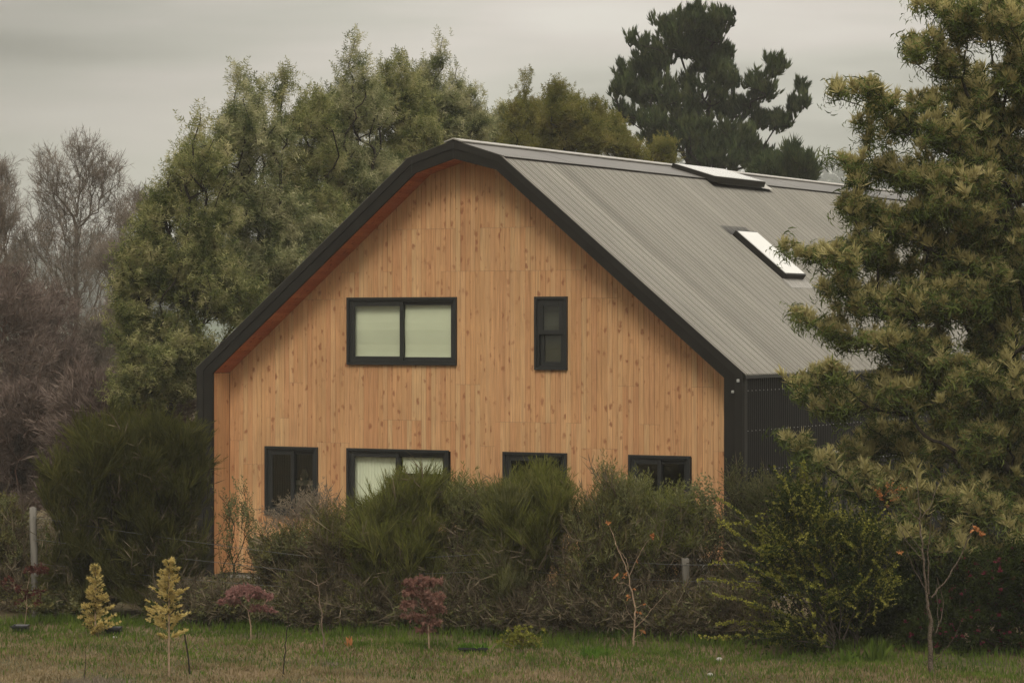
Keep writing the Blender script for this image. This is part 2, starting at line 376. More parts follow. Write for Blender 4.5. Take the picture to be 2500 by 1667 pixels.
def ground_mat():
    m, t, b = mat_new('lawn_soil'); ln = t.links.new; nn = t.nodes.new
    b.inputs['Roughness'].default_value = 1; b.inputs['Specular IOR Level'].default_value = .1
    tcn = nn('ShaderNodeTexCoord')
    n1 = nn('ShaderNodeTexNoise'); n1.inputs['Scale'].default_value = .7; n1.inputs['Detail'].default_value = 6; ln(tcn.outputs['Object'], n1.inputs['Vector'])
    n2 = nn('ShaderNodeTexNoise'); n2.inputs['Scale'].default_value = 14; n2.inputs['Detail'].default_value = 6; ln(tcn.outputs['Object'], n2.inputs['Vector'])
    rp = nn('ShaderNodeValToRGB'); el = rp.color_ramp.elements
    el[0].position = .35; el[0].color = (.035, .045, .016, 1); el[1].position = .62; el[1].color = (.15, .105, .06, 1)
    mx = nn('ShaderNodeMix'); mx.inputs[0].default_value = .4; ln(n1.outputs['Fac'], mx.inputs[2]); ln(n2.outputs['Fac'], mx.inputs[3]); ln(mx.outputs[0], rp.inputs[0])
    ln(rp.outputs[0], b.inputs['Base Color']); return m
M['ground'] = ground_mat()
M['hill'] = simple('distant_hill', (.045, .065, .035), 1, 0, .4, .05, .1)

# ------------------------------------------------------------------ ground and hills
def build_ground():
    xs = np.concatenate([[-1700, -300, -60], np.linspace(-16, 16, 97), [60, 300, 1700]])
    ys = np.concatenate([[-300, 0, 20], np.linspace(28, 52, 73), [70, 120, 300, 2200]])
    X, Y = np.meshgrid(xs, ys)
    Z = .035 * np.sin(X * 1.3 + Y * .7) * np.sin(Y * 1.1 - X * .4) + .02 * np.sin(X * 3.1) * np.sin(Y * 2.7)
    Z = Z * ((np.abs(X) < 17) & (Y > 27) & (Y < 45)) 
    V = np.stack([X.ravel(), Y.ravel(), Z.ravel()], 1)
    nx, ny = len(xs), len(ys)
    i = (np.arange(ny - 1)[:, None] * nx + np.arange(nx - 1)).ravel()
    o = mesh_np('ground', V, np.stack([i, i + 1, i + nx + 1, i + nx], 1), M['ground'], smooth=True)
    tag(o, 'grassy ground under the garden and the house', 'ground', kind='structure')
build_ground()
def gz(x, y): return .035 * np.sin(x * 1.3 + y * .7) * np.sin(y * 1.1 - x * .4) + .02 * np.sin(x * 3.1) * np.sin(y * 2.7)

HX = np.array([-700, -120, -63, -40, -20, 0, 25, 45, 70, 110, 200, 700.])
HZ = np.array([19, 17, 12.5, 16, 19.5, 22, 24, 23.5, 24, 21, 18, 18.])
def hill_z(x, y):
    x, y = x / 3.8, y / 3.8
    c = np.interp(x, HX, HZ) + .9 * np.sin(x * .11) + .6 * np.sin(x * .27 + 2)
    s = np.clip((y - 190) / 170., 0, 1.3); s = s * s * (3 - 2 * np.minimum(s, 1)) if False else np.sin(np.clip(s, 0, 1.0) * np.pi / 2) ** 2
    return 3.8 * ((c - 6.6) * s - .2 + .8 * np.sin(x * .05) * s) + 4.3 * s
def build_hill():
    xs = np.linspace(-1600, 1600, 281); ys = np.linspace(700, 2000, 60)
    X, Y = np.meshgrid(xs, ys); Z = hill_z(X, Y) - np.clip((Y - 1550) / 400, 0, 1) ** 2 * 60
    V = np.stack([X.ravel(), Y.ravel(), Z.ravel()], 1); nx = len(xs)
    i = (np.arange(len(ys) - 1)[:, None] * nx + np.arange(nx - 1)).ravel()
    o = mesh_np('hill', V, np.stack([i, i + 1, i + nx + 1, i + nx], 1), M['hill'], smooth=True)
    tag(o, 'low misty hill rising behind the trees', 'hill', kind='structure')
    rng = np.random.default_rng(31)
    n = 2600
    x = rng.uniform(-460, 600, n); y = rng.uniform(800, 1450, n)
    keep = rng.uniform(0, 1, n) < .35 + .65 * (np.sin(x * .05 + y * .01) > -.2)
    x, y = x[keep], y[keep]; n = len(x)
    h = rng.uniform(9, 20, n)
    # conifer template: blades drooping from a stem, height 1
    k = 60; z = rng.uniform(.1, 1, k); a = rng.uniform(0, 6.28, k)
    d = np.stack([np.cos(a), np.sin(a), np.full(k, .25)], 1); b = np.zeros((k, 3)); b[:, 2] = z
    T, TF = blades(d, .30 * (1.08 - z), .16 * (1.1 - z) + .03, rng, b)
    V, F = scatter(T, TF, np.stack([x, y, hill_z(x, y) - .2], 1), frames(np.tile([0, 0, 1.], (n, 1)), rng=rng), h)
    o = mesh_np('forest', V, F, foliage('far_conifer', [(.02, .035, .018), (.035, .055, .028)], .1))
    tag(o, 'misty conifer forest covering the distant hill', 'forest', kind='stuff')
build_hill()

# ------------------------------------------------------------------ the house
HC = (-.9098, 45.968, 0); HR = -rad(28.3986)
house = empty('wooden_house', HC, 'timber gabled house with black trim and a long grey corrugated metal roof', 'house', rz=HR)
LEN, REC = 20.0, .517
OUT = [(-5.05, .05), (-5.05, 3.584), (-.88, 7.03), (-.035, 7.29), (.81, 7.03), (5.05, 3.584), (5.05, .05)]
INN = [(-4.74, .05), (-4.74, 3.51), (-.765, 6.795), (-.045, 7.01), (.742, 6.81), (4.74, 3.51), (4.74, .05)]
def ring(A, B, y0, y1, name, mat, bevel=0):
    mb = MB()
    for (a0, b0, a1, b1) in zip(A[:-1], B[:-1], A[1:], B[1:]):
        mb.hexa([(a0[0], y0, a0[1]), (b0[0], y0, b0[1]), (b1[0], y0, b1[1]), (a1[0], y0, a1[1])],
                [(a0[0], y1, a0[1]), (b0[0], y1, b0[1]), (b1[0], y1, b1[1]), (a1[0], y1, a1[1])])
    return mb.build(name, mat, house)
MID = [(o[0] + (i[0] - o[0]) * .40, o[1] + (i[1] - o[1]) * .40) for o, i in zip(OUT, INN)]
OUTP = [(o[0] * 1.002 + (.0), o[1] + (.012 if 0 < k < 6 else 0)) for k, o in enumerate(OUT)]
ring(OUT, INN, 0, .05, 'bargeboard', M['black'])
ring(OUTP, MID, -.014, -.001, 'edge_flashing', M['black2'])
# board joints in the bargeboard: thin raised cover strips
for (u, z0, z1) in ((-.04, 7.02, 7.28), (-.815, 6.80, 7.0)):
    mb = MB(); mb.box(u - .006, u + .006, -.018, -.0145, z0, z1)
    mb.build('joint_strip', M['winframe'], house)
# soffit (underside of the projecting roof): boards across
def innz(u):
    us = [p[0] for p in INN[1:6]]; zs = [p[1] for p in INN[1:6]]
    return float(np.interp(u, us, zs))
mb = MB()
for (a, b) in zip(INN[1:5], INN[2:6]):
    Ls = math.hypot(b[0] - a[0], b[1] - a[1]); n = max(1, round(Ls / .10))
    for i in range(n):
        s0, s1 = i / n + .003 / Ls, (i + 1) / n - .003 / Ls
        p = [(a[0] + (b[0] - a[0]) * s, a[1] + (b[1] - a[1]) * s) for s in (s0, s1)]
        mb.hexa([(p[0][0], .052, p[0][1] + .002), (p[1][0], .052, p[1][1] + .002), (p[1][0], REC + .03, p[1][1] + .002), (p[0][0], REC + .03, p[0][1] + .002)],
                [(p[0][0], .052, p[0][1] + .022), (p[1][0], .052, p[1][1] + .022), (p[1][0], REC + .03, p[1][1] + .022), (p[0][0], REC + .03, p[0][1] + .022)])
mb.build('soffit', M['soffit'], house)
# return walls inside the frame
for sgn in (-1, 1):
    mb = MB()
    for i in range(5):
        y0 = .053 + i * .0925; y1 = y0 + .0895
        x0, x1 = sgn * 4.742, sgn * 4.765
        mb.box(min(x0, x1), max(x0, x1), y0, y1, .1, 3.505)
    mb.build('return_wall', M['wood'], house)

# windows: (u0,u1,z0,z1)
zc = CAMZ
WIN = dict(wide_up=(-2.369, -.266, zc - .640, zc + .481), slim=(1.180, 1.773, zc - .702, zc + .479),
           low1=(-4.004, -2.950, zc - 3.200, zc - 2.030), low2=(-2.374, -.420, zc - 3.24, zc - 2.030),
           low3=(.599, 1.763, zc - 3.3, zc - 2.030), low4=(2.867, 3.946, zc - 3.3, zc - 2.030))
# cladding, board by board, cut round the windows
def build_boards():
    rng = random.Random(5); mb = MB(); x = -4.74; y0 = REC
    grp = 0; rows = [.95, 1.95, 2.35, 2.75, 3.35, 4.75, 5.2, 5.9]; js = []
    while x < 4.74:
        w = .0925; x1 = min(x + w, 4.74)
        if grp <= 0:
            grp = rng.randint(1, 4)
            z = rng.choice(rows[:4]); js = [z, min(z + rng.choice([2.0, 2.4, 2.8]), 9), z + 4.6]
            js = [min(rows, key=lambda r: abs(r - j)) for j in js]
        grp -= 1
        gp = rng.choice([.0004, .0006, .001, .0022]); a, b = x + gp, x1 - gp
        segs = [(.1, 8.)]
        for (u0, u1, z0, z1) in WIN.values():
            if b > u0 + .01 and a < u1 - .01:
                ov = min(b, u1) - max(a, u0)
                if ov > .05:
                    ns = []
                    for (s0, s1) in segs:
                        if s1 <= z0 or s0 >= z1: ns.append((s0, s1)); continue
                        if s0 < z0: ns.append((s0, z0 + .02))
                        if s1 > z1: ns.append((z1 - .02, s1))
                    segs = ns
        for j in js:
            ns = []
            for (s0, s1) in segs:
                if s0 + .3 < j < s1 - .3: ns += [(s0, j - .0015), (j + .0015, s1)]
                else: ns.append((s0, s1))
            segs = ns
        za, zb = innz(a) + .02, innz(b) + .02
        dy = rng.uniform(-.0015, .0015)
        for (s0, s1) in segs:
            ta, tb = min(s1, za), min(s1, zb)
            if max(ta, tb) <= s0 + .01: continue
            ta = max(ta, s0 + .005); tb = max(tb, s0 + .005)
            c = .0025
            # front face slightly narrower than the back (chamfered edges)
            F = [(a + c, y0 + dy, s0), (b - c, y0 + dy, s0), (b - c, y0 + dy, tb), (a + c, y0 + dy, ta)]
            Bk = [(a, y0 + .005 + dy, s0), (b, y0 + .005 + dy, s0), (b, y0 + .005 + dy, tb), (a, y0 + .005 + dy, ta)]
            Bk2 = [(p[0], y0 + .022, p[2]) for p in Bk]
            n = len(mb.v); mb.v += F + Bk + Bk2
            fs = [(0, 1, 2, 3)] + [(i, (i + 1) % 4, (i + 1) % 4 + 4, i + 4)[::-1] for i in range(4)] + [(i + 4, (i + 1) % 4 + 4, (i + 1) % 4 + 8, i + 8)[::-1] for i in range(4)]
            for f in fs: mb.f.append(tuple(n + q for q in f)); mb.m.append(0)
        x = x1
    return mb.build('front_wall', M['wood'], house)
build_boards()

def window(key, split, blind=None, slim=False):
    u0, u1, z0, z1 = WIN[key]; P = REC - .035
    f = MB(); f.frame(u0, u1, z0, z1, .045, P - .012, REC + .02)                       # outer trim, proud
    f.frame(u0 + .047, u1 - .047, z0 + .047, z1 - .047, .03, P + .014, REC + .08)       # inner frame
    w = f.build('window', M['winframe'], house, bevel=.003)
    a0, a1, b0, b1 = u0 + .078, u1 - .078, z0 + .078, z1 - .078
    s = []
    if slim:
        mz = b0 + (b1 - b0) * .50
        s = [(a0, a1 - .0, mz - .02, b1, P + .012, .075), (a0 + .02, a1, b0, mz + .02, P + .050, .06)]
    else:
        mxu = a0 + (a1 - a0) * split
        s = [(a0, mxu + .03, b0, b1, P + .020, .065), (mxu - .03, a1, b0, b1, P + .060, .055)]
    for (x0, x1, q0, q1, y, t) in s:
        m = MB(); m.frame(x0, x1, q0, q1, t, y, y + .032); m.build('sash', M['winframe'], w, bevel=.003)
        m = MB(); m.box(x0 + t - .005, x1 - t + .005, y + .014, y + .020, q0 + t - .005, q1 - t + .005); m.build('pane', M['glass'], w)
    for bl in (blind or []):
        x0, x1, q0, q1, mt = bl
        m = MB()
        if mt == 'blindw':                        # pleated: vertical folds
            n = 30
            for i in range(n):
                xa = x0 + (x1 - x0) * i / n; xb = x0 + (x1 - x0) * (i + 1) / n; o = .012 * (i % 2)
                m.poly([(xa, REC + .085 + o, q0), (xb, REC + .097 - o, q0), (xb, REC + .097 - o, q1), (xa, REC + .085 + o, q1)])
        else:
            n = 8
            for i in range(n):
                za = q0 + (q1 - q0) * i / n; zb = q0 + (q1 - q0) * (i + 1) / n
                ya = REC + .085 + .012 * math.sin(i * 1.1); yb = REC + .085 + .012 * math.sin((i + 1) * 1.1)
                m.poly([(x0, ya, za), (x1, ya, za), (x1, yb, zb), (x0, yb, zb)])
            m.box(x0, x1, REC + .075, REC + .095, q0 - .015, q0)
        m.build('blind', M[mt], w)
    return w
u0, u1, z0, z1 = WIN['wide_up']; mid = (u0 + u1) / 2
window('wide_up', .5, [(u0 + .09, mid - .01, z0 + .09, z1 - .05, 'blind'), (mid + .01, u1 - .09, z0 + .09, z1 - .05, 'blind')])['label'] = 'wide upper window with two pale drawn roller blinds'
window('slim', .5, [(1.30, 1.66, WIN['slim'][2] + .08, WIN['slim'][3] - .08, 'pane_backing')], slim=True)['label'] = 'narrow upper window with two small sliding panes'  # grey sheet added behind the panes so they read lighter than the frame
window('low1', .52)['label'] = 'lower left window with dark panes'
u0, u1, z0, z1 = WIN['low2']; mid = (u0 + u1) / 2
window('low2', .5, [(u0 + .09, mid - .03, z0 + .05, z1 - .05, 'blindw'), (mid + .04, u1 - .09, z1 - .40, z1 - .05, 'blindw')])['label'] = 'lower window with one blind fully down, one half down'
window('low3', .5)['label'] = 'lower dark window behind the bright broom tips'
window('low4', .5)['label'] = 'lower right dark window nearest the house corner'
# rooms behind the windows (floor, back wall) and a pale cabinet seen through the lower left window
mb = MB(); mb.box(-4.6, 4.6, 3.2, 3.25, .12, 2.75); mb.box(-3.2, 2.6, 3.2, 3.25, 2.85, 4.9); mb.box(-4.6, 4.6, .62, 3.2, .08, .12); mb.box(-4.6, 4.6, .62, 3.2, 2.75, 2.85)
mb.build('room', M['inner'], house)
mb = MB(); mb.frame(-3.93, -3.55, .6, 1.62, .05, 1.3, 1.34); mb.box(-3.88, -3.6, 1.32, 1.34, 1.1, 1.13); mb.box(-3.95, -3.53, 1.28, 1.5, 1.62, 1.65)
mb.build('cabinet', M['shelfwood'], house)
mb = MB()
for k in range(6):
    r = .05 * (1 - abs(k - 2) / 5)
    mb.box(-3.78 - r, -3.78 + r, 1.38 - r, 1.38 + r, 1.66 + k * .03, 1.688 + k * .03)
mb.build('ornament', M['shelfwood'], house)

# corrugated sheet on a plane: p(s,t) with s across (ridge direction v) and t down the slope
def corrugated(name, a, b, v0, v1, mat, pitch=.076, amp=.013, nrm=None, step=None, samples=12, screws=None, smat=None, lift=.0):
    a = np.array(a, float); b = np.array(b, float)               # (u,z) top and bottom
    d = b - a; Ls = np.linalg.norm(d); d /= Ls; nm = np.array([-d[1], d[0]])
    if nm @ np.array(nrm) < 0: nm = -nm
    rg = np.random.default_rng(17)
    if name == 'roof':                    # ribs of uneven depth; the deepest overcut so their shade draws dark lines
        K = int((v1 - v0) / pitch); dep = rg.uniform(.016, .034, K)
        q = 0
        while q < K: dep[q] = rg.uniform(.13, .18); q += rg.choice([2, 3, 3, 4])
        fr_ = np.array([0, .05, .25, .46, .52, .56, .96]); ho = [0, .006, .010, .006, 0]; big = dep > .06; frb = np.array([0, .04, .10, .16, .20, .22, .99])
        vs = np.concatenate([v0 + (k + (frb if big[k] else fr_)) * pitch for k in range(K)])
        off = np.concatenate([np.array(ho + [-dep[k], -dep[k]]) for k in range(K)]) + .020 + lift
        n = len(vs) - 1
    else:
        n = int((v1 - v0) / pitch * samples); vs = np.linspace(v0, v1, n + 1)
        off = amp * (1 + np.tanh(2.2 * np.cos(vs / pitch * 2 * np.pi))) + lift
    # overlap step at each sheet edge (every 0.836 m)
    rows = np.array([0., 1.]) * Ls
    V = []
    for t in rows:
        base = a + d * t
        V.append(np.stack([base[0] + nm[0] * off, vs, base[1] + nm[1] * off], 1))
    V = np.concatenate(V); i = np.arange(n)
    F = [np.stack([i, i + 1, i + 1 + n + 1, i + n + 1], 1)]
    o = mesh_np(name, V, F, [mat] + ([smat] if smat else []), house, smooth=(name != 'roof'))
    if screws:
        bm_v, bm_f = [], []
        crest = (np.arange(math.ceil(v0 / pitch) + 1, int(v1 / pitch) - 1, 4 if name == 'roof' else 2) + (.2 if name == 'roof' else 0)) * pitch
        P = []
        for t in screws:
            base = a + d * t
            P.append(np.stack([base[0] + nm[0] * ((.030 if name == 'roof' else 2 * amp) + lift) + 0 * crest, crest, base[1] + nm[1] * ((.030 if name == 'roof' else 2 * amp) + lift) + 0 * crest], 1))
        P = np.concatenate(P)
        th = np.arange(6) / 6 * 2 * np.pi; r = .009
        T = np.concatenate([np.stack([r * np.cos(th), r * np.sin(th), -.004 + 0 * th], 1), np.stack([.6 * r * np.cos(th), .6 * r * np.sin(th), .007 + 0 * th], 1)])
        q = np.arange(6); TF4 = np.stack([q, (q + 1) % 6, (q + 1) % 6 + 6, q + 6], 1)
        R = frames(np.tile([nm[0], 0, nm[1]], (len(P), 1)))
        V2, F2 = scatter(T, TF4, P, R, np.ones(len(P)))
        F3 = (np.arange(6, 12)[None] + (np.arange(len(P)) * 12)[:, None])
        s = mesh_np('screws', V2, [F2, F3], smat, o); tag(s, kind='stuff')
    return o
steep = math.hypot(5.05 - .81, 7.03 - 3.584)
srows = [.9, 2.6, 4.3, steep - .1]
rr = corrugated('roof', (.81, 7.03), (5.09, 3.551), .005, LEN, M['roof'], nrm=(1, 1), screws=srows, smat=M['darkscrew'])
rl = corrugated('roof', (-.88, 7.03), (-5.09, 3.551), .005, LEN, M['roof'], nrm=(-1, 1))
# upper low-pitched sheets and ridge cap
mb = MB()
def slab(mb, p, q, y0, y1, th):
    d = np.array(q) - np.array(p); nn_ = np.array([-d[1], d[0]]) / np.linalg.norm(d); nn_ = nn_ if nn_[1] > 0 else -nn_
    P, Q = np.array(p), np.array(q); P2, Q2 = P + nn_ * th, Q + nn_ * th
    mb.hexa([(P[0], y0, P[1]), (Q[0], y0, Q[1]), (Q2[0], y0, Q2[1]), (P2[0], y0, P2[1])], [(P[0], y1, P[1]), (Q[0], y1, Q[1]), (Q2[0], y1, Q2[1]), (P2[0], y1, P2[1])])
for k in range(8):                                   # overlapping sheets along the ridge
    y0 = .004 + k * 2.5; y1 = min(y0 + 2.51, LEN)
    slab(mb, (-.035, 7.300 + .002 * (k % 2)), (.90, 7.012 + .002 * (k % 2)), y0, y1, .012); slab(mb, (-.035, 7.300), (-.97, 7.012), y0, y1, .012)
mb.build('upper_roof', M['cap'], house)
mb = MB(); slab(mb, (-.035, 7.322), (.13, 7.272), -.03, LEN, .022); slab(mb, (-.035, 7.322), (-.20, 7.272), -.03, LEN, .022)
mb.build('ridge_cap', M['ridge'], house)
# skylights
def skylight(label, c, du, dz, hw, v0, v1, h):
    """c: (u,z) of upper edge centre line on the roof, (du,dz) unit vector down the slope, hw length down slope"""
    nm = (-dz, du) if du > 0 else (dz, -du)
    nm = np.array([-dz, du]); nm = nm if nm[1] > 0 else -nm
    A = np.array(c); B = A + np.array([du, dz]) * hw
    def q(p, y, o): return (p[0] + nm[0] * o, y, p[1] + nm[1] * o)
    D = np.array([du, dz])
    m = MB(); t = .05
    for (pa, pb, ya, yb) in ((A, B, v0, v0 + t), (A, B, v1 - t, v1), (A, A + D * t, v0 + t, v1 - t), (B - D * t, B, v0 + t, v1 - t)):
        m.hexa([q(pa, ya, -.02), q(pb, ya, -.02), q(pb, yb, -.02), q(pa, yb, -.02)], [q(pa, ya, h), q(pb, ya, h), q(pb, yb, h), q(pa, yb, h)])
    k = m.build('skylight', M['black2'], house); k['label'] = label
    m = MB(); e = .03
    m.hexa([q(A + D * e, v0 + e, h - .01), q(B - D * e, v0 + e, h - .01), q(B - D * e, v1 - e, h - .01), q(A + D * e, v1 - e, h - .01)],
           [q(A + D * e, v0 + e, h + .008), q(B - D * e, v0 + e, h + .008), q(B - D * e, v1 - e, h + .008), q(A + D * e, v1 - e, h + .008)])
    m.build('pane', M['skyglass'], k)
    return k
sl = np.array([5.05 - .81, 3.584 - 7.03]); sl /= np.linalg.norm(sl)
k1 = skylight('long skylight in the middle of the roof slope', (2.20, 7.03 - (2.20 - .81) * .8127), sl[0], sl[1], 1.24, 6.0, 6.92, .12)
# flashing apron above that skylight
m = MB(); a = np.array([2.20, 7.03 - (2.20 - .81) * .8127]); nm = np.array([-sl[1], sl[0]])
pa = a - sl * .26 + nm * .024; pb = a + nm * .03
m.poly([(pa[0], 5.92, pa[1]), (pb[0], 5.92, pb[1]), (pb[0], 7.02, pb[1]), (pa[0], 7.02, pa[1])]); m.build('apron', M['black'], k1)
m = MB(); pa = a + sl * 1.24 + nm * .024; pb = a + sl * 1.5 + nm * .026
m.poly([(pa[0], 5.92, pa[1]), (pb[0], 5.92, pb[1]), (pb[0], 7.02, pb[1]), (pa[0], 7.02, pa[1])]); m.build('apron', M['ridge'], k1)
s2 = np.array([.845, -.26]); s2 /= np.linalg.norm(s2)
skylight('low flat skylight beside the ridge', (.20, 7.24), s2[0], s2[1], .92, 7.75, 10.05, .085)
m = MB(); m.poly([(.90, 7.95, 7.034), (1.06, 7.95, 6.93), (1.06, 10.5, 6.93), (.90, 10.5, 7.034)])
m.build('flashing', M['ridge'], house)
# side walls, corner pieces, eave trim, back wall
corrugated('side_wall', (5.015, 3.53), (5.015, .08), .10, LEN, M['side'], nrm=(1, 0), screws=[.22, .84, 1.46, 2.08, 2.7], smat=M['screw'])
corrugated('side_wall', (-5.015, 3.53), (-5.015, .08), .10, LEN, M['side'], nrm=(-1, 0))
for sg in (-1, 1):
    mb = MB(); mb.box(min(sg * 5.012, sg * 5.058), max(sg * 5.012, sg * 5.058), .051, .16, .06, 3.52)
    mb.build('corner_flashing', M['black2'], house)
for sg in (-1, 1):
    mb = MB(); mb.box(min(sg * 5.06, sg * 5.10), max(sg * 5.06, sg * 5.10), .02, LEN, 3.50, 3.548)
    mb.build('eave_flashing', M['winframe'], house)
for (u, z, r) in ((4.99, 3.47, .022), (4.90, 3.30, .02)):
    mb = MB(); mb.box(u - r, u + r, -.05, -.0145, z - r * 1.3, z + r)
    mb.build('bracket', M['screw'], house, bevel=.008)
mb = MB(); mb.poly([(p[0], LEN, p[1]) for p in OUT]); mb.build('back_wall', M['side'], house)
mb = MB(); mb.box(-5.0, 5.0, .56, LEN - .1, -.1, .09); mb.build('plinth', M['stone'], house)
# side window on the right wall
f = MB(); y0, y1, zt, zb = 3.25, 5.1, CAMZ - 2.07, CAMZ - 3.3
for (ya, yb, za, zb_) in ((y0, y0 + .07, zb, zt), (y1 - .07, y1, zb, zt), (y0 + .07, y1 - .07, zt - .07, zt), (y0 + .07, y1 - .07, zb, zb + .07), (4.14, 4.21, zb + .07, zt - .07)):
    f.box(5.0, 5.09, ya, yb, za, zb_)
sw = f.build('window', M['winframe'], house); sw['label'] = 'side window on the black wall, half hidden by the tree'
m = MB(); m.box(5.05, 5.056, y0 + .06, y1 - .06, zb + .06, zt - .06); m.build('pane', M['glass'], sw)
m = MB(); m.box(5.04, 5.045, y0 + .06, y1 - .06, zb + .06, zt - .06); m.build('pane_backing', M['inner'], sw)  # dark sheet close behind the glass stands in for the dim room
m = MB(); m.box(5.03, 5.12, y0 - .05, y1 + .05, zt + .002, zt + .035); m.build('lintel', M['ridge'], sw)


# ------------------------------------------------------------------ vegetation
def X3(p): return np.asarray(p, float)
SPR = {}
def tmpl(name, f):
    if name not in SPR: SPR[name] = f()
    return SPR[name]
def add_leaves(G, rng, name, mat, root, T, n, scale, rthr=None, upmix=.3, jit=.08, dirrand=.35, along=True, svar=.35, tipbias=0, thin=None):
    """place n leaf sprays T=(verts,faces) along the thin shoots of skeleton G"""
    par, pos, r = G['par'], G['pos'], G['r']
    ok = np.where((par >= 0) & (r <= (rthr if rthr else np.percentile(r, 75))))[0]
    if tipbias:
        w = np.where(G['leaf'][ok], tipbias, 1.)
        if thin:                                  # sparser, separate sprigs on the young shoots near the top
            zz = pos[ok, 2]; q = np.clip((zz - thin[0]) / (thin[1] - thin[0]), 0, 1); w = w * (1 - (1 - thin[2]) * q)
        i = rng.choice(ok, n, p=w / w.sum())
    else: i = rng.choice(ok, n)
    f = rng.uniform(0, 1, (n, 1)) if along else np.ones((n, 1))
    P = pos[par[i]] * (1 - f) + pos[i] * f + rng.normal(0, jit, (n, 3))
    d = unit(G['dir'][i] + rng.normal(0, dirrand, (n, 3)) + np.array([0, 0, upmix]))
    V, F = scatter(T[0], T[1], P, frames(d, rng=rng), scale * rng.uniform(1 - svar, 1 + svar, n))
    return mesh_np(name, V, F, mat, root, root.location)
def wood(G, name, mat, root, **k):
    V, F = tubes(G, **k); return mesh_np(name, V, F, mat, root, root.location, smooth=True)

def t_spray(rng, n=8, L=.16, w=.03, spread=.9):
    return blades(cone_dirs(n, spread, rng), rng.uniform(.6, 1.1, n) * L, w, rng)
def t_feather(rng, n=6, L=.2, w=.03):
    """drooping feathery leaves: bent strips"""
    d = cone_dirs(n, 1.2, rng)
    return blades(d, rng.uniform(.7, 1.1, n) * L, w, rng, two=True)
def t_shoot(rng, n=12, SL=.22, L=.11, w=.016, up=.5, bend=-.3, tip=3):
    """a leafy shoot: leaves set alternately along a stem, a few at its tip"""
    z = np.linspace(.02, SL, n); a = np.arange(n) * 2.4 + rng.uniform(0, 6)
    d = np.stack([np.cos(a), np.sin(a), up + rng.uniform(-.2, .3, n)], 1); b = np.zeros((n, 3)); b[:, 2] = z
    ln = L * rng.uniform(.7, 1.15, n) * (1.1 - .5 * z / SL)
    return cat([blades(d, ln, w, rng, b, bend=bend, two=True), blades(cone_dirs(tip, .4, rng), L * .6, w * .8, rng, np.tile([0, 0, SL], (tip, 1)))])
def t_tuft(rng, n=18, L=.12, w=.008, spread=.7):
    return blades(cone_dirs(n, spread, rng), rng.uniform(.5, 1.1, n) * L, w, rng)
def t_twig(rng, n=7, L=.5, w=.008):
    """a small bare twig with side shoots"""
    parts = [blades([[0, 0, 1]], L, w, rng)]
    for k in range(n):
        z = rng.uniform(.1, .85) * L
        d = unit(np.array([rng.normal(), rng.normal(), 1.3]))[None]
        parts.append(blades(d, L * rng.uniform(.25, .6), w * .8, rng, np.array([[0, 0, z]])))
    return cat(parts)
def t_rowleaf(rng, L=.34, n=20, s=.034):
    """an arching shoot with small round leaves in rows"""
    parts = [blades([[0, 0, 1]], L, .006, rng)]
    z = np.linspace(.02, L, n); a = rng.uniform(0, 6.28, n)
    d = np.stack([np.cos(a), np.sin(a), np.full(n, .5)], 1); b = np.zeros((n, 3)); b[:, 2] = z
    parts.append(blades(d, s * rng.uniform(.7, 1.3, n), s * .7, rng, b))
    return cat(parts)

FOL = {}
FOL['wattle'] = foliage('wattle_leaves', [(.040, .056, .018), (.13, .15, .05), (.32, .31, .13), (.50, .45, .25)], .4, 2.4, mixn=.7)
FOL['wattle_pale'] = foliage('pale_wattle_leaves', [(.045, .062, .024), (.15, .17, .07), (.36, .35, .18), (.54, .50, .31)], .4, 2.4, mixn=.7)
FOL['olive'] = foliage('olive_brown_leaves', [(.08, .09, .024), (.17, .165, .045), (.28, .235, .075)], .35, 2., mixn=.65)
FOL['pine'] = foliage('pine_needles', [(.022, .034, .013), (.050, .068, .026), (.11, .125, .050)], .12, 1.6, mixn=.7)
FOL['near_dark'] = foliage('dark_wattle_fronds', [(.035, .052, .015), (.085, .11, .030), (.16, .18, .055)], .3, 2.2, mixn=.6)
FOL['near_pale'] = foliage('pale_wattle_buds', [(.28, .255, .10), (.44, .39, .17), (.58, .51, .27)], .4, 2.2, mixn=.6)
FOL['broom'] = foliage('green_broom_stems', [(.050, .052, .016), (.115, .118, .034), (.21, .20, .062)], .3, 1.6)
FOL['broom_bright'] = foliage('bright_broom_stems', [(.055, .060, .014), (.125, .135, .028), (.22, .22, .055)], .3, 1.8)
FOL['shrubgrey'] = foliage('grey_green_shrub_leaves', [(.07, .078, .032), (.15, .155, .066), (.27, .26, .125)], .3, 1.6)
FOL['shrubbrown'] = foliage('brown_green_shrub_leaves', [(.055, .050, .019), (.12, .108, .038), (.19, .175, .06)], .3, 1.6)
FOL['deadbrown'] = foliage('dry_brown_twigs', [(.045, .036, .022), (.11, .088, .056), (.24, .195, .13)], .1, 1.5)
FOL['plume'] = foliage('dry_grey_plumes', [(0.143, 0.117, 0.085), (0.260, 0.215, 0.156)], .3, 1.)
FOL['yellowleaf'] = foliage('yellow_green_leaves', [(.09, .10, .018), (.22, .22, .04), (.40, .37, .09)], .4, 1.3)
FOL['darkleaf'] = foliage('dark_green_leaves', [(.020, .034, .010), (.050, .068, .016), (.095, .12, .03)], .25, 1.3)
FOL['gold'] = foliage('golden_conifer_scales', [(.36, .27, .075), (.58, .46, .17), (.70, .60, .29)], .35, 3.)
FOL['goldgreen'] = foliage('green_conifer_scales', [(.035, .05, .012), (.09, .10, .022)], .3, 3.)
FOL['maple'] = foliage('red_maple_leaves', [(.13, .062, .048), (.22, .115, .088), (.32, .18, .14)], .35, 3.)
FOL['maplepink'] = foliage('dusty_pink_maple_leaves', [(.15, .066, .060), (.24, .12, .105), (.33, .19, .165)], .35, 3.)
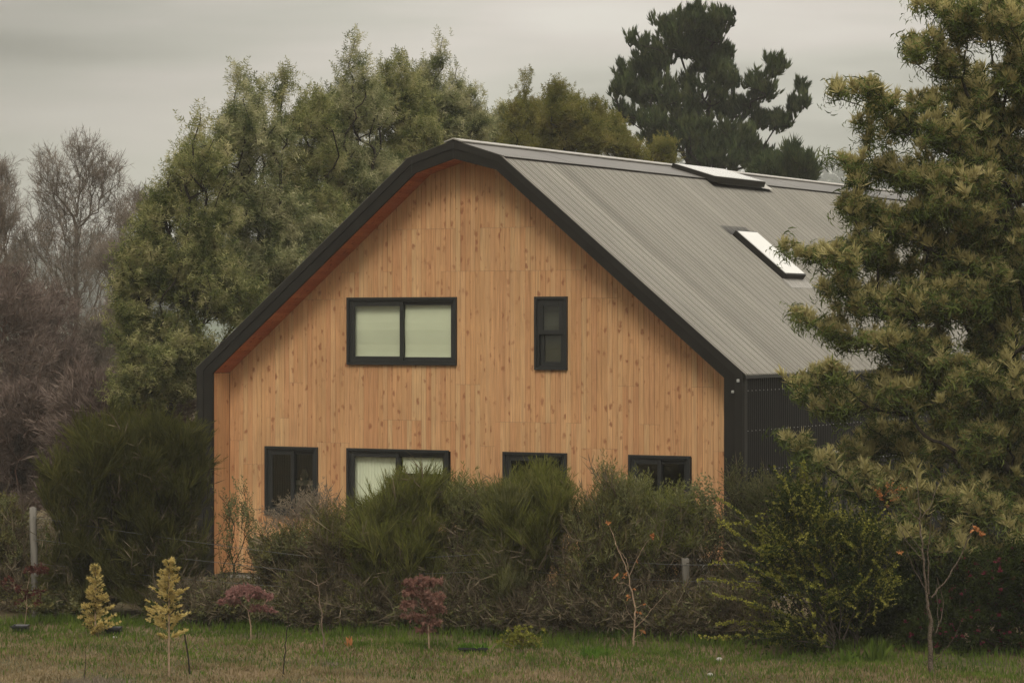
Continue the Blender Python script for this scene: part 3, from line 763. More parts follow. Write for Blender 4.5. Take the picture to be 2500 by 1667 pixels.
FOL['mapledark'] = foliage('dark_red_maple_leaves', [(.05, .018, .014), (.12, .045, .035)], .3, 3.)
FOL['orangeleaf'] = foliage('withered_orange_leaves', [(.25, .09, .03), (.42, .18, .07), (.5, .26, .11)], .35, 3.)
FOL['berry'] = foliage('pink_berry_clusters', [(.10, .020, .028), (.22, .055, .07)], .2, 3.)
FOL['twigs'] = foliage('mixed_bare_twigs', [(.085, .068, .052), (.16, .132, .105), (.28, .235, .19)], .05, .7)  # pale grey bark, lightened further in colour to stand in for haze
FOL['twigspurple'] = foliage('purplish_bare_twigs', [(.060, .042, .034), (.125, .092, .076), (.24, .19, .16)], .05, .7)
FOL['lush'] = foliage('lush_green_leaves', [(.04, .09, .012), (.09, .17, .02), (.14, .22, .04)], .4, 2.)
FOL['drygrass'] = foliage('dry_grass_blades', [(.10, .072, .036), (.20, .155, .080), (.34, .27, .155)], .3, 1.5)
FOL['greengrass'] = foliage('green_grass_blades', [(.040, .068, .012), (.085, .13, .020), (.16, .21, .04)], .35, 1.1)

# ---- wattles behind the house: body lobes plus tall thin leaders
def wattle(name, label, catg, group, sx, Y, body, leaders, n, mat, seed, leafn, trunkn=2, L=.15, w=.034, scale=1.0, depth=1.5):
    rng = np.random.default_rng(seed)
    root = empty(name, at(sx, 0, Y) * [1, 1, 0], label, catg, group)
    tips = lobes(body, Y, int(n * .50), depth, rng, shell=.6)
    tips = tips[tips[:, 2] > .6]
    Ls = []
    for (x, yt, yb, wd) in leaders:          # leader: top row, bottom row, width (view px)
        mpp = 1.063 * Y / FPX
        base = at(x * 1.063, yt * 1.063, Y)
        k = int((yb - yt) / 10) + 3
        z = rng.uniform(0, 1, k) ** .8
        lean = rng.normal(0, .12); dep = rng.normal(0, 1.0)
        rr = (.15 + .85 * z) * wd * mpp * .45
        a = rng.uniform(0, 6.28, k)
        Ls.append(np.stack([base[0] + lean * z * (yb - yt) * mpp + rr * np.cos(a), base[1] + dep + rr * np.sin(a), base[2] - z * (yb - yt) * mpp], 1))
    if Ls: tips = np.concatenate([tips] + Ls)
    b = X3(root.location)
    top = tips[:, 2].max()
    trunk = [b + [0, 0, -.1], b + [rng.normal(0, .1), 0, .5], b + [rng.normal(0, .2), 0, 1.2]]
    G = grow(trunk, tips, rng, bf=.42, seg=.45, down=.9, rtip=.010, expo=2.5)
    wood(G, 'trunk', M['barkdark'], root, thick=.03, rmax=.09)
    T = t_shoot(rng, 14, L * 1.3, L * .62, w * .42, .45, -.25)
    add_leaves(G, rng, 'crown', mat, root, T, int(leafn * .95), scale * 1.08, rthr=.016, upmix=.5, jit=.10, dirrand=.5, tipbias=9, thin=(top * .60, top * .86, .20))
    return root
bgrp = 'wattle trees behind the house'
wattle('wattle_tree', 'broad olive wattle at the far left of the row, spilling down beside the house wall', 'tree', bgrp, 440, 55,
       [(400, 450, 55, 90), (450, 380, 50, 80), (350, 520, 50, 70), (500, 400, 40, 80), (330, 600, 70, 80), (440, 640, 110, 110), (310, 760, 55, 70), (400, 820, 120, 90), (350, 900, 110, 60), (470, 520, 70, 80), (300, 680, 45, 60), (540, 700, 80, 60)],
       [(405, 335, 470, 36), (360, 430, 500, 30), (450, 245, 430, 34), (480, 280, 430, 30), (375, 395, 480, 36), (430, 300, 430, 30)], 1700, FOL['wattle'], 11, 15500)
wattle('wattle_tree', 'wattle with the slender pointed leader left of the tallest group', 'tree', bgrp, 600, 58,
       [(560, 330, 60, 100), (590, 270, 36, 50), (520, 350, 40, 50), (630, 330, 50, 80), (600, 480, 100, 100), (520, 420, 50, 70), (640, 600, 100, 80), (560, 620, 90, 80), (680, 520, 70, 60)],
       [(552, 155, 320, 38), (520, 250, 360, 34), (595, 190, 330, 30), (575, 200, 340, 40), (530, 300, 380, 40)], 800, FOL['wattle_pale'], 12, 9500)
wattle('wattle_tree', 'open feathery wattle with sky showing through below its top', 'tree', bgrp, 720, 60,
       [(680, 290, 50, 60), (720, 270, 50, 60), (690, 360, 70, 40), (700, 470, 90, 80), (650, 400, 45, 50), (745, 380, 40, 60), (760, 520, 80, 60)],
       [(663, 168, 300, 36), (700, 190, 320, 40), (640, 230, 330, 30), (730, 215, 330, 30)], 640, FOL['wattle'], 13, 7500)
wattle('wattle_tree', 'tall wattle whose leafy spike is the left one of the two highest', 'tree', bgrp, 860, 62,
       [(800, 260, 60, 80), (850, 250, 50, 70), (760, 280, 40, 60), (830, 400, 90, 90), (780, 360, 50, 60), (880, 460, 80, 60)],
       [(815, 88, 260, 36), (785, 165, 290, 44), (760, 190, 300, 34), (840, 150, 290, 40)], 760, FOL['wattle_pale'], 14, 9000)
wattle('wattle_tree', 'wattle with a bent forked spike between the two highest', 'tree', bgrp, 960, 67,
       [(900, 260, 60, 80), (950, 250, 40, 70), (920, 400, 90, 80), (960, 320, 50, 60)],
       [(918, 108, 250, 30), (895, 150, 260, 30), (935, 165, 270, 44), (880, 190, 280, 40)], 700, FOL['wattle'], 15, 8500)
wattle('wattle_tree', 'dense wattle just behind the gable peak with the right one of the two highest spikes', 'tree', bgrp, 1080, 72,
       [(1000, 250, 60, 80), (970, 220, 30, 50), (1050, 270, 45, 70), (1050, 320, 70, 60), (990, 380, 90, 60), (1080, 290, 35, 40)],
       [(1020, 88, 240, 34), (970, 140, 250, 40), (1045, 150, 260, 34), (995, 160, 250, 36), (1085, 205, 290, 40), (1110, 245, 310, 26)], 760, FOL['wattle_pale'], 16, 9500)
wattle('small_wattle_tree', 'small faded wattle in the gap right of the gable peak', 'tree', None, 1215, 84,
       [(1140, 310, 40, 40), (1120, 350, 60, 40)], [(1150, 240, 320, 26), (1130, 255, 320, 26)], 300, FOL['wattle_pale'], 17, 3600)
wattle('leafy_tree', 'olive tree with a narrow spire top above the roof ridge', 'tree', 'olive trees behind the roof ridge', 1290, 78,
       [(1210, 290, 50, 60), (1200, 340, 60, 40)], [(1210, 172, 290, 40), (1180, 240, 310, 30), (1235, 225, 300, 30)], 420, FOL['olive'], 18, 6500, L=.13)
wattle('leafy_tree', 'rounded olive brown tree above the middle of the roof ridge', 'tree', 'olive trees behind the roof ridge', 1380, 76,
       [(1300, 270, 65, 55), (1340, 320, 70, 50), (1280, 330, 60, 40)], [(1280, 198, 270, 40), (1330, 212, 280, 40), (1255, 235, 300, 34), (1360, 235, 290, 30)], 560, FOL['olive'], 19, 8500, L=.12)
wattle('leafy_tree', 'low olive tree between the rounded one and the big pine', 'tree', 'olive trees behind the roof ridge', 1490, 78,
       [(1400, 310, 45, 40), (1440, 350, 50, 30)], [(1378, 255, 320, 30), (1415, 270, 320, 34)], 320, FOL['olive'], 20, 4200, L=.12)
wattle('leafy_tree', 'small yellowish tree peeping over the ridge in front of the pine', 'tree', 'olive trees behind the roof ridge', 1615, 80,
       [(1520, 350, 30, 26), (1500, 375, 40, 20)], [(1520, 318, 370, 24), (1545, 350, 380, 20)], 160, FOL['olive'], 21, 1800, L=.10)

# ---- the big pine and its low neighbour
def pine(label, sx, Y, L, n, seed, tn, trunk_top, group):
    rng = np.random.default_rng(seed)
    root = empty('pine_tree', at(sx, 0, Y) * [1, 1, 0], label, 'tree', group)
    tips = lobes(L, Y, n, 2.6, rng, shell=.4)
    b = X3(root.location)
    tr = [b + [0, 0, -.1]] + [b + [trunk_top[0] * q, 0, trunk_top[1] * q] for q in (.2, .4, .6, .8, 1.)]
    G = grow(tr, tips, rng, bf=.2, seg=.5, down=.3, rtip=.012, expo=2.4, curve=.25)
    wood(G, 'trunk', M['barkdark'], root, thick=.05, rmax=.22)
    T = t_tuft(rng, 20, .46, .05, .5)
    add_leaves(G, rng, 'crown', FOL['pine'], root, T, tn, .80, rthr=.03, upmix=1.6, jit=.10, dirrand=.25, along=True, tipbias=14)
    return root
pine('tall dark pine with ragged spreading limbs behind the roof', 1715, 105,
     [(1600, 55, 60, 38), (1650, 70, 40, 40), (1560, 100, 60, 45), (1520, 60, 22, 26), (1500, 130, 45, 45), (1630, 130, 60, 60), (1430, 170, 24, 26), (1420, 215, 28, 22), (1450, 110, 20, 20), (1475, 190, 50, 50), (1560, 220, 100, 60),
      (1660, 190, 35, 45), (1440, 265, 36, 20), (1500, 290, 50, 25), (1590, 310, 90, 60), (1695, 185, 14, 22), (1740, 200, 40, 24), (1775, 160, 24, 24), (1700, 240, 60, 36), (1770, 215, 26, 16),
      (1840, 205, 20, 22), (1835, 245, 26, 22), (1805, 290, 30, 12), (1760, 280, 50, 20), (1700, 320, 60, 36), (1640, 370, 100, 46), (1500, 330, 40, 20), (1740, 360, 50, 30)],
     1050, 41, 7000, (.3, 14.6), None)
pine('low dark pine crown just above the ridge, right of the big pine', 1960, 98,
     [(1800, 385, 40, 26), (1840, 400, 40, 22), (1770, 400, 40, 26), (1815, 365, 12, 16), (1850, 372, 8, 14)], 260, 42, 2600, (0, 8.3), None)

# ---- bare trees on the left
def bare(name, label, group, sx, Y, L, n, seed, mat, trunk_h, twn, twL=.45, w=.012, rmax=.2, bf=.35, depth=2.2, lean=0.):
    rng = np.random.default_rng(seed)
    root = empty(name, at(sx, 0, Y) * [1, 1, 0], label, 'tree' if 'tree' in name else 'shrub', group)
    tips = lobes(L, Y, n, depth, rng, shell=.38); tips = tips[tips[:, 2] > .4]
    b = X3(root.location)
    tr = [b + [lean * q * q, 0, trunk_h * q - .1 * (q == 0)] for q in np.linspace(0, 1, 6)]
    G = grow(tr, tips, rng, bf=bf, seg=.5, down=1.0, rtip=.006, expo=2.35, curve=.4, wob=.10)
    wood(G, 'trunk', mat, root, thick=.03, rmax=rmax)
    T = t_twig(rng, 9, twL, w)
    add_leaves(G, rng, 'crown', FOL['twigspurple' if mat is M['barkpurple'] else 'twigs'], root, T, twn, 1., rthr=.018, upmix=.5, jit=.03, dirrand=.35, tipbias=3)
    return root
bare('bare_tree', 'tall leafless tree with a rounded fan of branches standing alone at left', 'leafless trees at the left', 186, 92,
     [(185, 340, 55, 34), (120, 400, 45, 50), (240, 400, 45, 50), (100, 480, 55, 55), (265, 480, 36, 60), (180, 440, 80, 80), (170, 560, 110, 70), (80, 560, 45, 50), (210, 640, 100, 60), (120, 660, 70, 60), (190, 740, 90, 60)],
     1900, 51, M['barkgrey'], 7.5, 3600, twL=.42, w=.013, rmax=.30, bf=.5)
bare('bare_tree', 'pale leafless tree cut by the left edge of the photo', 'leafless trees at the left', 12, 96,
     [(0, 410, 36, 40), (20, 480, 40, 60), (0, 560, 60, 70), (30, 640, 50, 60), (-40, 480, 50, 80)], 800, 52, M['barkpale'], 6.0, 2000, rmax=.2, bf=.5, w=.013)
bare('bare_tree', 'small leafless tree leaning right of the rounded one', 'leafless trees at the left', 285, 88,
     [(300, 460, 20, 26), (290, 520, 30, 40), (255, 600, 40, 50), (300, 600, 26, 40)], 260, 53, M['barkgrey'], 4.0, 900, lean=.3)
for q, (lab, sx, Y, L, n, seed, mt, tw) in enumerate([
    ('purplish bare thicket clump at the left edge under the pale tree', 20, 74, [(20, 700, 60, 70), (40, 820, 70, 90), (10, 940, 70, 80)], 560, 61, 'barkpurple', 2600),
    ('purplish bare thicket clump in front of the rounded tree trunk', 130, 78, [(100, 720, 60, 60), (110, 800, 70, 70), (140, 880, 70, 70)], 500, 62, 'barkpurple', 2200),
    ('grey brown bare thicket clump under the right side of the rounded tree', 250, 80, [(230, 800, 60, 50), (240, 870, 60, 70), (270, 760, 30, 50)], 380, 63, 'barkgrey', 1800),
    ('dense brown bramble clump above the left end of the fence', 60, 60, [(60, 980, 80, 80), (30, 1080, 80, 80), (120, 1080, 70, 80), (40, 1200, 80, 80), (110, 1230, 80, 70), (-20, 1260, 60, 80)], 900, 64, 'barkpurple', 4200),
    ('brown bramble clump just behind the big round broom', 230, 57, [(200, 940, 70, 70), (240, 1000, 80, 80), (300, 960, 50, 60), (160, 1010, 60, 60), (400, 950, 60, 40), (200, 1150, 90, 80)], 700, 65, 'barkpurple', 3600)]):
    bare('bare_thicket', lab, 'leafless thickets at the left', sx, Y, L, n, seed, M[mt], 1.2, tw, .5, .017, rmax=.06, depth=1.6)

# ---- the big wattle on the right
def right_wattle():
    rng = np.random.default_rng(71); Y = 38.5
    root = empty('flowering_wattle_tree', at(2560, 0, Y) * [1, 1, 0], 'large flowering wattle with pale bud clusters filling the right side', 'tree')
    L = [(2140, 12, 50, 22), (2210, 60, 60, 60), (2120, 105, 50, 24), (2095, 130, 26, 22), (2270, 60, 90, 60), (2330, 160, 70, 90), (2180, 150, 50, 40), (2250, 200, 60, 60),
         (1935, 212, 30, 14), (1975, 228, 36, 20), (2020, 255, 46, 26), (2075, 290, 50, 34), (1985, 300, 28, 16), (2130, 250, 50, 30), (2160, 320, 70, 50),
         (2000, 335, 40, 18), (1905, 372, 22, 14), (1940, 392, 34, 20), (1990, 412, 46, 28), (2060, 400, 60, 34), (2140, 420, 80, 50), (2250, 340, 90, 80), (2330, 330, 60, 100),
         (1940, 480, 34, 20), (1990, 500, 60, 34), (2080, 520, 80, 50), (2200, 480, 100, 80), (2320, 520, 60, 120),
         (1820, 576, 28, 12), (1860, 590, 40, 20), (1915, 605, 50, 28), (1980, 580, 60, 40), (2060, 600, 70, 40), (2180, 600, 90, 60),
         (1835, 726, 26, 10), (1870, 745, 36, 18), (1915, 765, 46, 26), (1930, 660, 60, 26), (1985, 700, 70, 40), (2080, 700, 90, 50), (2200, 700, 100, 60), (2320, 720, 60, 100),
         (1945, 800, 26, 16), (2010, 790, 60, 30), (2100, 800, 90, 50),
         (1810, 880, 34, 20), (1850, 905, 40, 24), (1900, 870, 50, 24), (1960, 920, 60, 40), (1910, 940, 60, 24), (2050, 900, 90, 60), (2180, 880, 100, 80), (2310, 900, 70, 120),
         (1790, 1012, 24, 12), (1830, 1030, 34, 20), (1880, 1060, 40, 22), (1990, 1060, 60, 34), (2080, 1020, 90, 60), (2200, 1020, 100, 80), (2320, 1080, 70, 100),
         (1850, 1110, 30, 30), (1990, 1120, 70, 50), (2100, 1140, 90, 60), (2220, 1160, 90, 70), (2060, 1230, 80, 40), (2180, 1260, 90, 50), (2330, 1240, 60, 80), (2290, 560, 90, 90), (2250, 1320, 90, 50), (2340, 1370, 60, 70), (2150, 1290, 80, 36), (2260, 640, 90, 70), (2150, 690, 90, 60), (2140, 500, 60, 40), (2290, 800, 80, 80), (2230, 420, 80, 60), (2250, 260, 60, 50),
         (2420, 300, 90, 200), (2450, 700, 90, 250), (2430, 1100, 80, 200), (2400, 1300, 80, 60)]
    tips = lobes(L, Y, 4300, 1.7, rng, shell=.5)
    b = X3(root.location)
    tr = [b + [0, 0, -.1], b + [-.05, 0, 1.0], b + [-.15, 0, 2.], b + [-.1, 0, 3.2], b + [-.25, 0, 4.4], b + [-.5, 0, 5.6], b + [-.6, .1, 6.8], b + [-.8, 0, 8.2]]
    G = grow(tr, tips, rng, bf=.22, seg=.28, down=.5, rtip=.0045, expo=2.3, curve=.25, wob=.08)
    wood(G, 'trunk', M['barkdark'], root, thick=.02, rmax=.13)
    # drooping narrow fronds
    n = 8; d = cone_dirs(n, 1.5, rng)
    V, F = blades(d, rng.uniform(.10, .17, n), .022, rng, bend=0, two=True)
    par, pos, r = G['par'], G['pos'], G['r']
    ok = np.where((par >= 0) & (r <= .016))[0]
    def put(name, T, n, mat, scale, up, jit, tipb, dr_, rise=0):
        w_ = np.where(G['leaf'][ok], tipb, 1.); i = rng.choice(ok, n, p=w_ / w_.sum())
        f = rng.uniform(0, 1, (n, 1)); P = pos[par[i]] * (1 - f) + pos[i] * f + rng.normal(0, jit, (n, 3)) + [0, 0, rise]
        dd = unit(G['dir'][i] + rng.normal(0, dr_, (n, 3)) + np.array([0, 0, up]))
        A, B = scatter(T[0], T[1], P, frames(dd, rng=rng), scale * rng.uniform(.6, 1.35, n))
        return mesh_np(name, A, B, mat, root, root.location)
    fr = []
    for k in range(10):                      # every frond: a bent narrow strip hanging outward and down from the shoot
        a = k * 2.4 + rng.uniform(-.3, .3); dd = np.array([[np.cos(a), np.sin(a), rng.uniform(-.1, .5)]])
        v, f = blades(dd, rng.uniform(.075, .12), rng.uniform(.012, .018), rng, base=np.array([[0, 0, .02 * k]]), bend=-.4, two=True); fr.append((v, f))
    put('foliage', cat(fr), 17000, FOL['near_dark'], 1.0, .1, .05, 2, .5)
    put('buds', t_tuft(rng, 26, .15, .015, .75), 14500, FOL['near_pale'], 1.0, 1.6, .03, 12, .3, .05)
    return root
right_wattle()

def stick(pts, r0, r1, k=6, n=3):
    P = np.asarray(pts, float); m = len(P)
    rr = np.linspace(r0, r1, m)
    G = dict(pos=P, par=np.arange(-1, m - 1), r=rr, main=np.append(np.arange(1, m), -1))
    return tubes(G, thick=0)
# ---- shrubs
def shrub(name, label, group, sx, Y, L, n, seed, leaf=None, mats=('shrubgrey',), lf=2000, stemmat='barkdark', dead=0, T='spray', scale=1., up=.6, depth=.9, bases=5, bw=.35, rtip=.0035, catg='shrub', tipb=2, dr_=.3, jit=.03, berries=0, rmax=.03):
    rng = np.random.default_rng(seed)
    b = at(sx, 0, Y) * [1, 1, 0]; b[2] = gz(b[0], b[1]) if abs(b[0]) < 15 and Y < 45 else 0
    root = empty(name, b, label, catg, group)
    tips = lobes(L, Y, n, depth, rng, shell=.5); tips = tips[tips[:, 2] > .15]
    Gs = []
    bs = b + np.stack([rng.uniform(-bw, bw, bases), rng.uniform(-bw, bw, bases) * .7, np.zeros(bases)], 1)
    own = np.argmin(np.abs(tips[:, None, 0] - (bs[None, :, 0] + (bs[None, :, 0] - b[0]) * 1.0)) + rng.uniform(0, .5, (len(tips), bases)), 1)
    parts = []
    sets = {'spray': lambda: t_shoot(rng, 9, .20, .055, .018, .7, 0), 'broom': lambda: cat([t_tuft(rng, 7, .42, .010, .22), t_shoot(rng, 9, .3, .14, .008, 2.0, 0)]), 'small': lambda: t_shoot(rng, 9, .18, .045, .020, .5, 0),
            'row': lambda: t_rowleaf(rng), 'twig': lambda: t_twig(rng, 9, .32, .006), 'plume': lambda: t_shoot(rng, 9, .26, .085, .010, 1.1, 0), 'leafy': lambda: t_spray(rng, 8, .12, .035, 1.1)}
    TT = sets[T](); TW = t_twig(rng, 7, .38, .013)
    woods, leaves, deads = [], {m: [] for m in mats}, []
    Pm = []
    for k in range(bases):
        tp = tips[own == k]
        if len(tp) < 3: continue
        G = grow([bs[k] + [0, 0, -.05], bs[k] + [0, 0, .12]], tp, rng, bf=.5, seg=.22, down=.8, rtip=rtip, expo=2.6, curve=.45, wob=.12)
        woods.append(tubes(G, thick=.02, rmax=rmax))
        par, pos, r = G['par'], G['pos'], G['r']
        okk = np.where((par >= 0) & (r <= .011))[0]
        w_ = np.where(G['leaf'][okk], tipb, 1.)
        for mi, m in enumerate(mats):
            c = max(1, int(lf * 1.0 * len(tp) / len(tips) / len(mats)))
            i = rng.choice(okk, c, p=w_ / w_.sum()); f = rng.uniform(0, 1, (c, 1))
            P = pos[par[i]] * (1 - f) + pos[i] * f + rng.normal(0, jit, (c, 3))
            d = unit(G['dir'][i] + rng.normal(0, dr_, (c, 3)) + np.array([0, 0, up]))
            leaves[m].append(scatter(TT[0], TT[1], P, frames(d, rng=rng), scale * rng.uniform(.6, 1.3, c)))
        if dead and len(tp) > 24:
            c = max(1, int(dead * .55 * len(tp) / len(tips)))
            ok2 = np.where((par >= 0) & (r <= .02))[0]
            i = rng.choice(ok2, c); P = pos[i] + rng.normal(0, .05, (c, 3)); P[:, 2] *= rng.uniform(.35, 1, c)
            d = unit(rng.normal(0, .6, (c, 3)) + np.array([0, 0, .8]))
            deads.append(scatter(TW[0], TW[1], P, frames(d, rng=rng), rng.uniform(.6, 1.5, c)))
        if berries:
            c = max(1, int(berries * len(tp) / len(tips))); i = rng.choice(okk, c); P = pos[i] + rng.normal(0, .04, (c, 3))
            Pm.append(P)
    V, F = cat(woods); mesh_np('stems', V, F, M[stemmat], root, root.location)
    for m in mats:
        V, F = cat(leaves[m]); mesh_np('foliage', V, F, FOL[m], root, root.location)
    if deads and sum(len(d[0]) for d in deads) > 6000:
        V, F = cat(deads); mesh_np('dead_twigs', V, F, FOL['deadbrown'], root, root.location)
    if Pm:
        P = np.concatenate(Pm); d = cone_dirs(12, 1.6, rng) * .045; d[:, 2] *= .5
        tv, tf = blades(d, .05, .018, rng)
        V, F = scatter(tv, tf, P, frames(np.tile([0, 0, 1.], (len(P), 1)), rng=rng), rng.uniform(.6, 1.2, len(P)))
        mesh_np('berries', V, F, FOL['berry'], root, root.location)
    return root
hg = 'shrubs growing along the wire fence'
HY = lambda sx, o=1.0: hedge_y(sx) + o
shrub('broom_bush', 'very large rounded dark green broom left of the house', None, 300, HY(320, 1.3),
      [(290, 1080, 170, 120), (200, 1150, 110, 130), (380, 1120, 110, 120), (300, 1250, 190, 120), (300, 1370, 190, 90), (160, 1340, 80, 90), (420, 1300, 60, 90), (280, 1010, 110, 60), (420, 1030, 60, 60), (120, 1120, 40, 60)], 900, 101, mats=('broom', 'broom'), lf=6800, dead=900, T='broom', depth=1.3, bases=11, bw=1.0, up=.9, tipb=1.2, dr_=.5)
def H(label, sx, L, n, seed, mats, lf, T, off=1.0, dead=300, name='hedge_shrub', **k):
    return shrub(name, label, hg, sx, HY(sx, off), L, n, seed, mats=mats, lf=lf, T=T, dead=dead, **k)
H('thin shrub with tiny leaves in front of the left wall corner', 575, [(520, 1200, 30, 90), (560, 1160, 26, 60), (600, 1260, 50, 70), (530, 1320, 60, 60)], 130, 102, ('shrubgrey',), 420, 'small', 1.6, 100, up=.9, scale=.9)
H('olive brown shrub below the lower left window', 690, [(620, 1290, 60, 60), (680, 1260, 50, 50), (640, 1380, 80, 80)], 260, 103, ('shrubbrown', 'shrubgrey'), 1500, 'spray', 1.2, 800)
H('grey dry plume grass rising before the lower left window', 735, [(680, 1180, 36, 26), (720, 1160, 40, 26), (650, 1190, 26, 20)], 120, 104, ('plume',), 320, 'plume', 1.9, 0, name='plume_grass', stemmat='stem', up=.1, dr_=.6, bases=3, bw=.2)
H('dark upright shrub between the two left lower windows', 800, [(740, 1250, 40, 70), (780, 1230, 40, 60), (750, 1340, 60, 100), (700, 1400, 60, 80)], 340, 105, ('shrubbrown', 'broom'), 1900, 'plume', .9, 1300, up=.9, dr_=.5, bw=.6)
H('green broom in front of the half closed blinds', 985, [(880, 1190, 50, 50), (930, 1160, 50, 50), (990, 1150, 50, 50), (860, 1260, 70, 60), (960, 1240, 90, 70), (920, 1340, 110, 80), (840, 1210, 40, 40), (900, 1420, 110, 60)], 560, 106, ('broom', 'broom_bright'), 3200, 'broom', 1.0, 1300, name='broom_bush', up=1.0, bw=.7, bases=8, tipb=1.5, dr_=.5)
H('greyish broom between the blinds window and the bright broom', 1165, [(1080, 1160, 50, 50), (1040, 1180, 40, 50), (1100, 1240, 70, 70), (1060, 1330, 80, 80)], 360, 107, ('shrubgrey', 'broom'), 2200, 'plume', 1.3, 900, up=.9, bw=.6, bases=7, dr_=.5)
H('upright olive broom joining the greyish broom to the bright one', 1240, [(1130, 1200, 40, 50), (1170, 1180, 30, 50), (1140, 1270, 60, 60), (1160, 1340, 60, 60)], 300, 115, ('broom', 'shrubgrey'), 1900, 'broom', 1.1, 700, up=1.1, bw=.5, bases=6, dr_=.35, name='broom_bush')
H('upright twiggy broom crossing the left edge of the right lower window', 1530, [(1430, 1150, 30, 50), (1450, 1200, 40, 60), (1480, 1170, 24, 50), (1450, 1290, 60, 60)], 300, 116, ('shrubgrey', 'broom'), 1700, 'plume', 1.15, 800, up=1.1, bw=.5, bases=6, dr_=.35, name='broom_bush')
H('brightest green broom with tall tips before the third lower window', 1310, [(1190, 1150, 36, 40), (1240, 1120, 30, 36), (1280, 1160, 36, 40), (1220, 1220, 80, 50), (1170, 1200, 50, 40), (1210, 1290, 80, 60)], 340, 108, ('broom_bright', 'broom'), 2300, 'broom', .9, 700, name='broom_bush', up=1.1, tipb=2, dr_=.4, bw=.6, bases=7)
H('brown twiggy shrub filling the middle right of the hedge', 1470, [(1330, 1200, 50, 60), (1390, 1170, 50, 50), (1380, 1260, 90, 80), (1430, 1220, 60, 70), (1370, 1350, 90, 80), (1390, 1110, 22, 40)], 520, 109, ('shrubbrown', 'shrubgrey', 'broom'), 3000, 'plume', .8, 1300, up=.9, bw=.7, bases=8, dr_=.4)
H('grey green shrub with fine tips before the right lower window', 1640, [(1490, 1180, 45, 36), (1550, 1170, 45, 40), (1520, 1240, 80, 55), (1480, 1300, 70, 60), (1580, 1240, 50, 55)], 380, 110, ('shrubgrey', 'broom_bright'), 1800, 'plume', 1.2, 800, up=1.0, bw=.6, bases=7, dr_=.4)
H('wispy small leaved shrub at the right end of the timber wall', 1730, [(1610, 1170, 36, 60), (1640, 1220, 40, 60), (1600, 1260, 50, 60), (1590, 1380, 90, 60)], 240, 111, ('shrubgrey',), 900, 'small', 1.4, 500, up=.9)
H('grey twiggy shrub in front of the black house corner', 1860, [(1720, 1160, 36, 60), (1690, 1130, 20, 40), (1760, 1140, 24, 50), (1730, 1240, 60, 60), (1700, 1340, 70, 70)], 320, 112, ('shrubgrey', 'shrubgrey'), 1300, 'plume', 1.8, 700, up=.9, dr_=.5, bw=.6)
# the dark lower row, in front of the fence
low = [(560, 'low brown tangle under the thin shrub', 120), (720, 'low dark tangle right of the pink round maple', 121), (880, 'low brown tangle left of the red maple', 122),
       (1050, 'low dark green tangle behind the red maple', 123), (1200, 'low brown tangle above the black planter', 124), (1370, 'low tangle left of the bare leaning sapling', 125),
       (1530, 'low dark tangle right of the bare leaning sapling', 126), (1680, 'low dark mound under the arching yellow green shrub', 127), (430, 'low dark tangle at the foot of the big broom', 128),
       (140, 'low hedge of curling stems at the left edge', 129)]
for (x, lab, sd_) in low:
    H(lab, int(x * 1.063), [(x, 1445, 95, 45), (x - 40, 1405, 50, 36), (x + 40, 1400, 50, 36)], 330, sd_, ('shrubbrown', 'shrubgrey'), 1000, 'small', .55, 1500, up=.4, name='undergrowth', depth=.6, bw=.6, bases=7, scale=1.2, stemmat='bark')
H('brown twiggy shrub with pale dead sticks at the left edge of the photo', 30, [(20, 1290, 60, 90), (60, 1360, 60, 80), (0, 1200, 50, 60), (30, 1430, 60, 50)], 360, 113, ('shrubbrown', 'shrubgrey'), 1300, 'spray', 1.6, 1500, up=.8, bw=.6)
H('low dark shrub hiding the ground left of the big broom', 60, [(60, 1330, 80, 60), (-20, 1380, 60, 60), (90, 1280, 50, 60)], 320, 114, ('shrubbrown', 'darkleaf'), 1700, 'spray', 4.5, 900, up=.8, bw=.7)
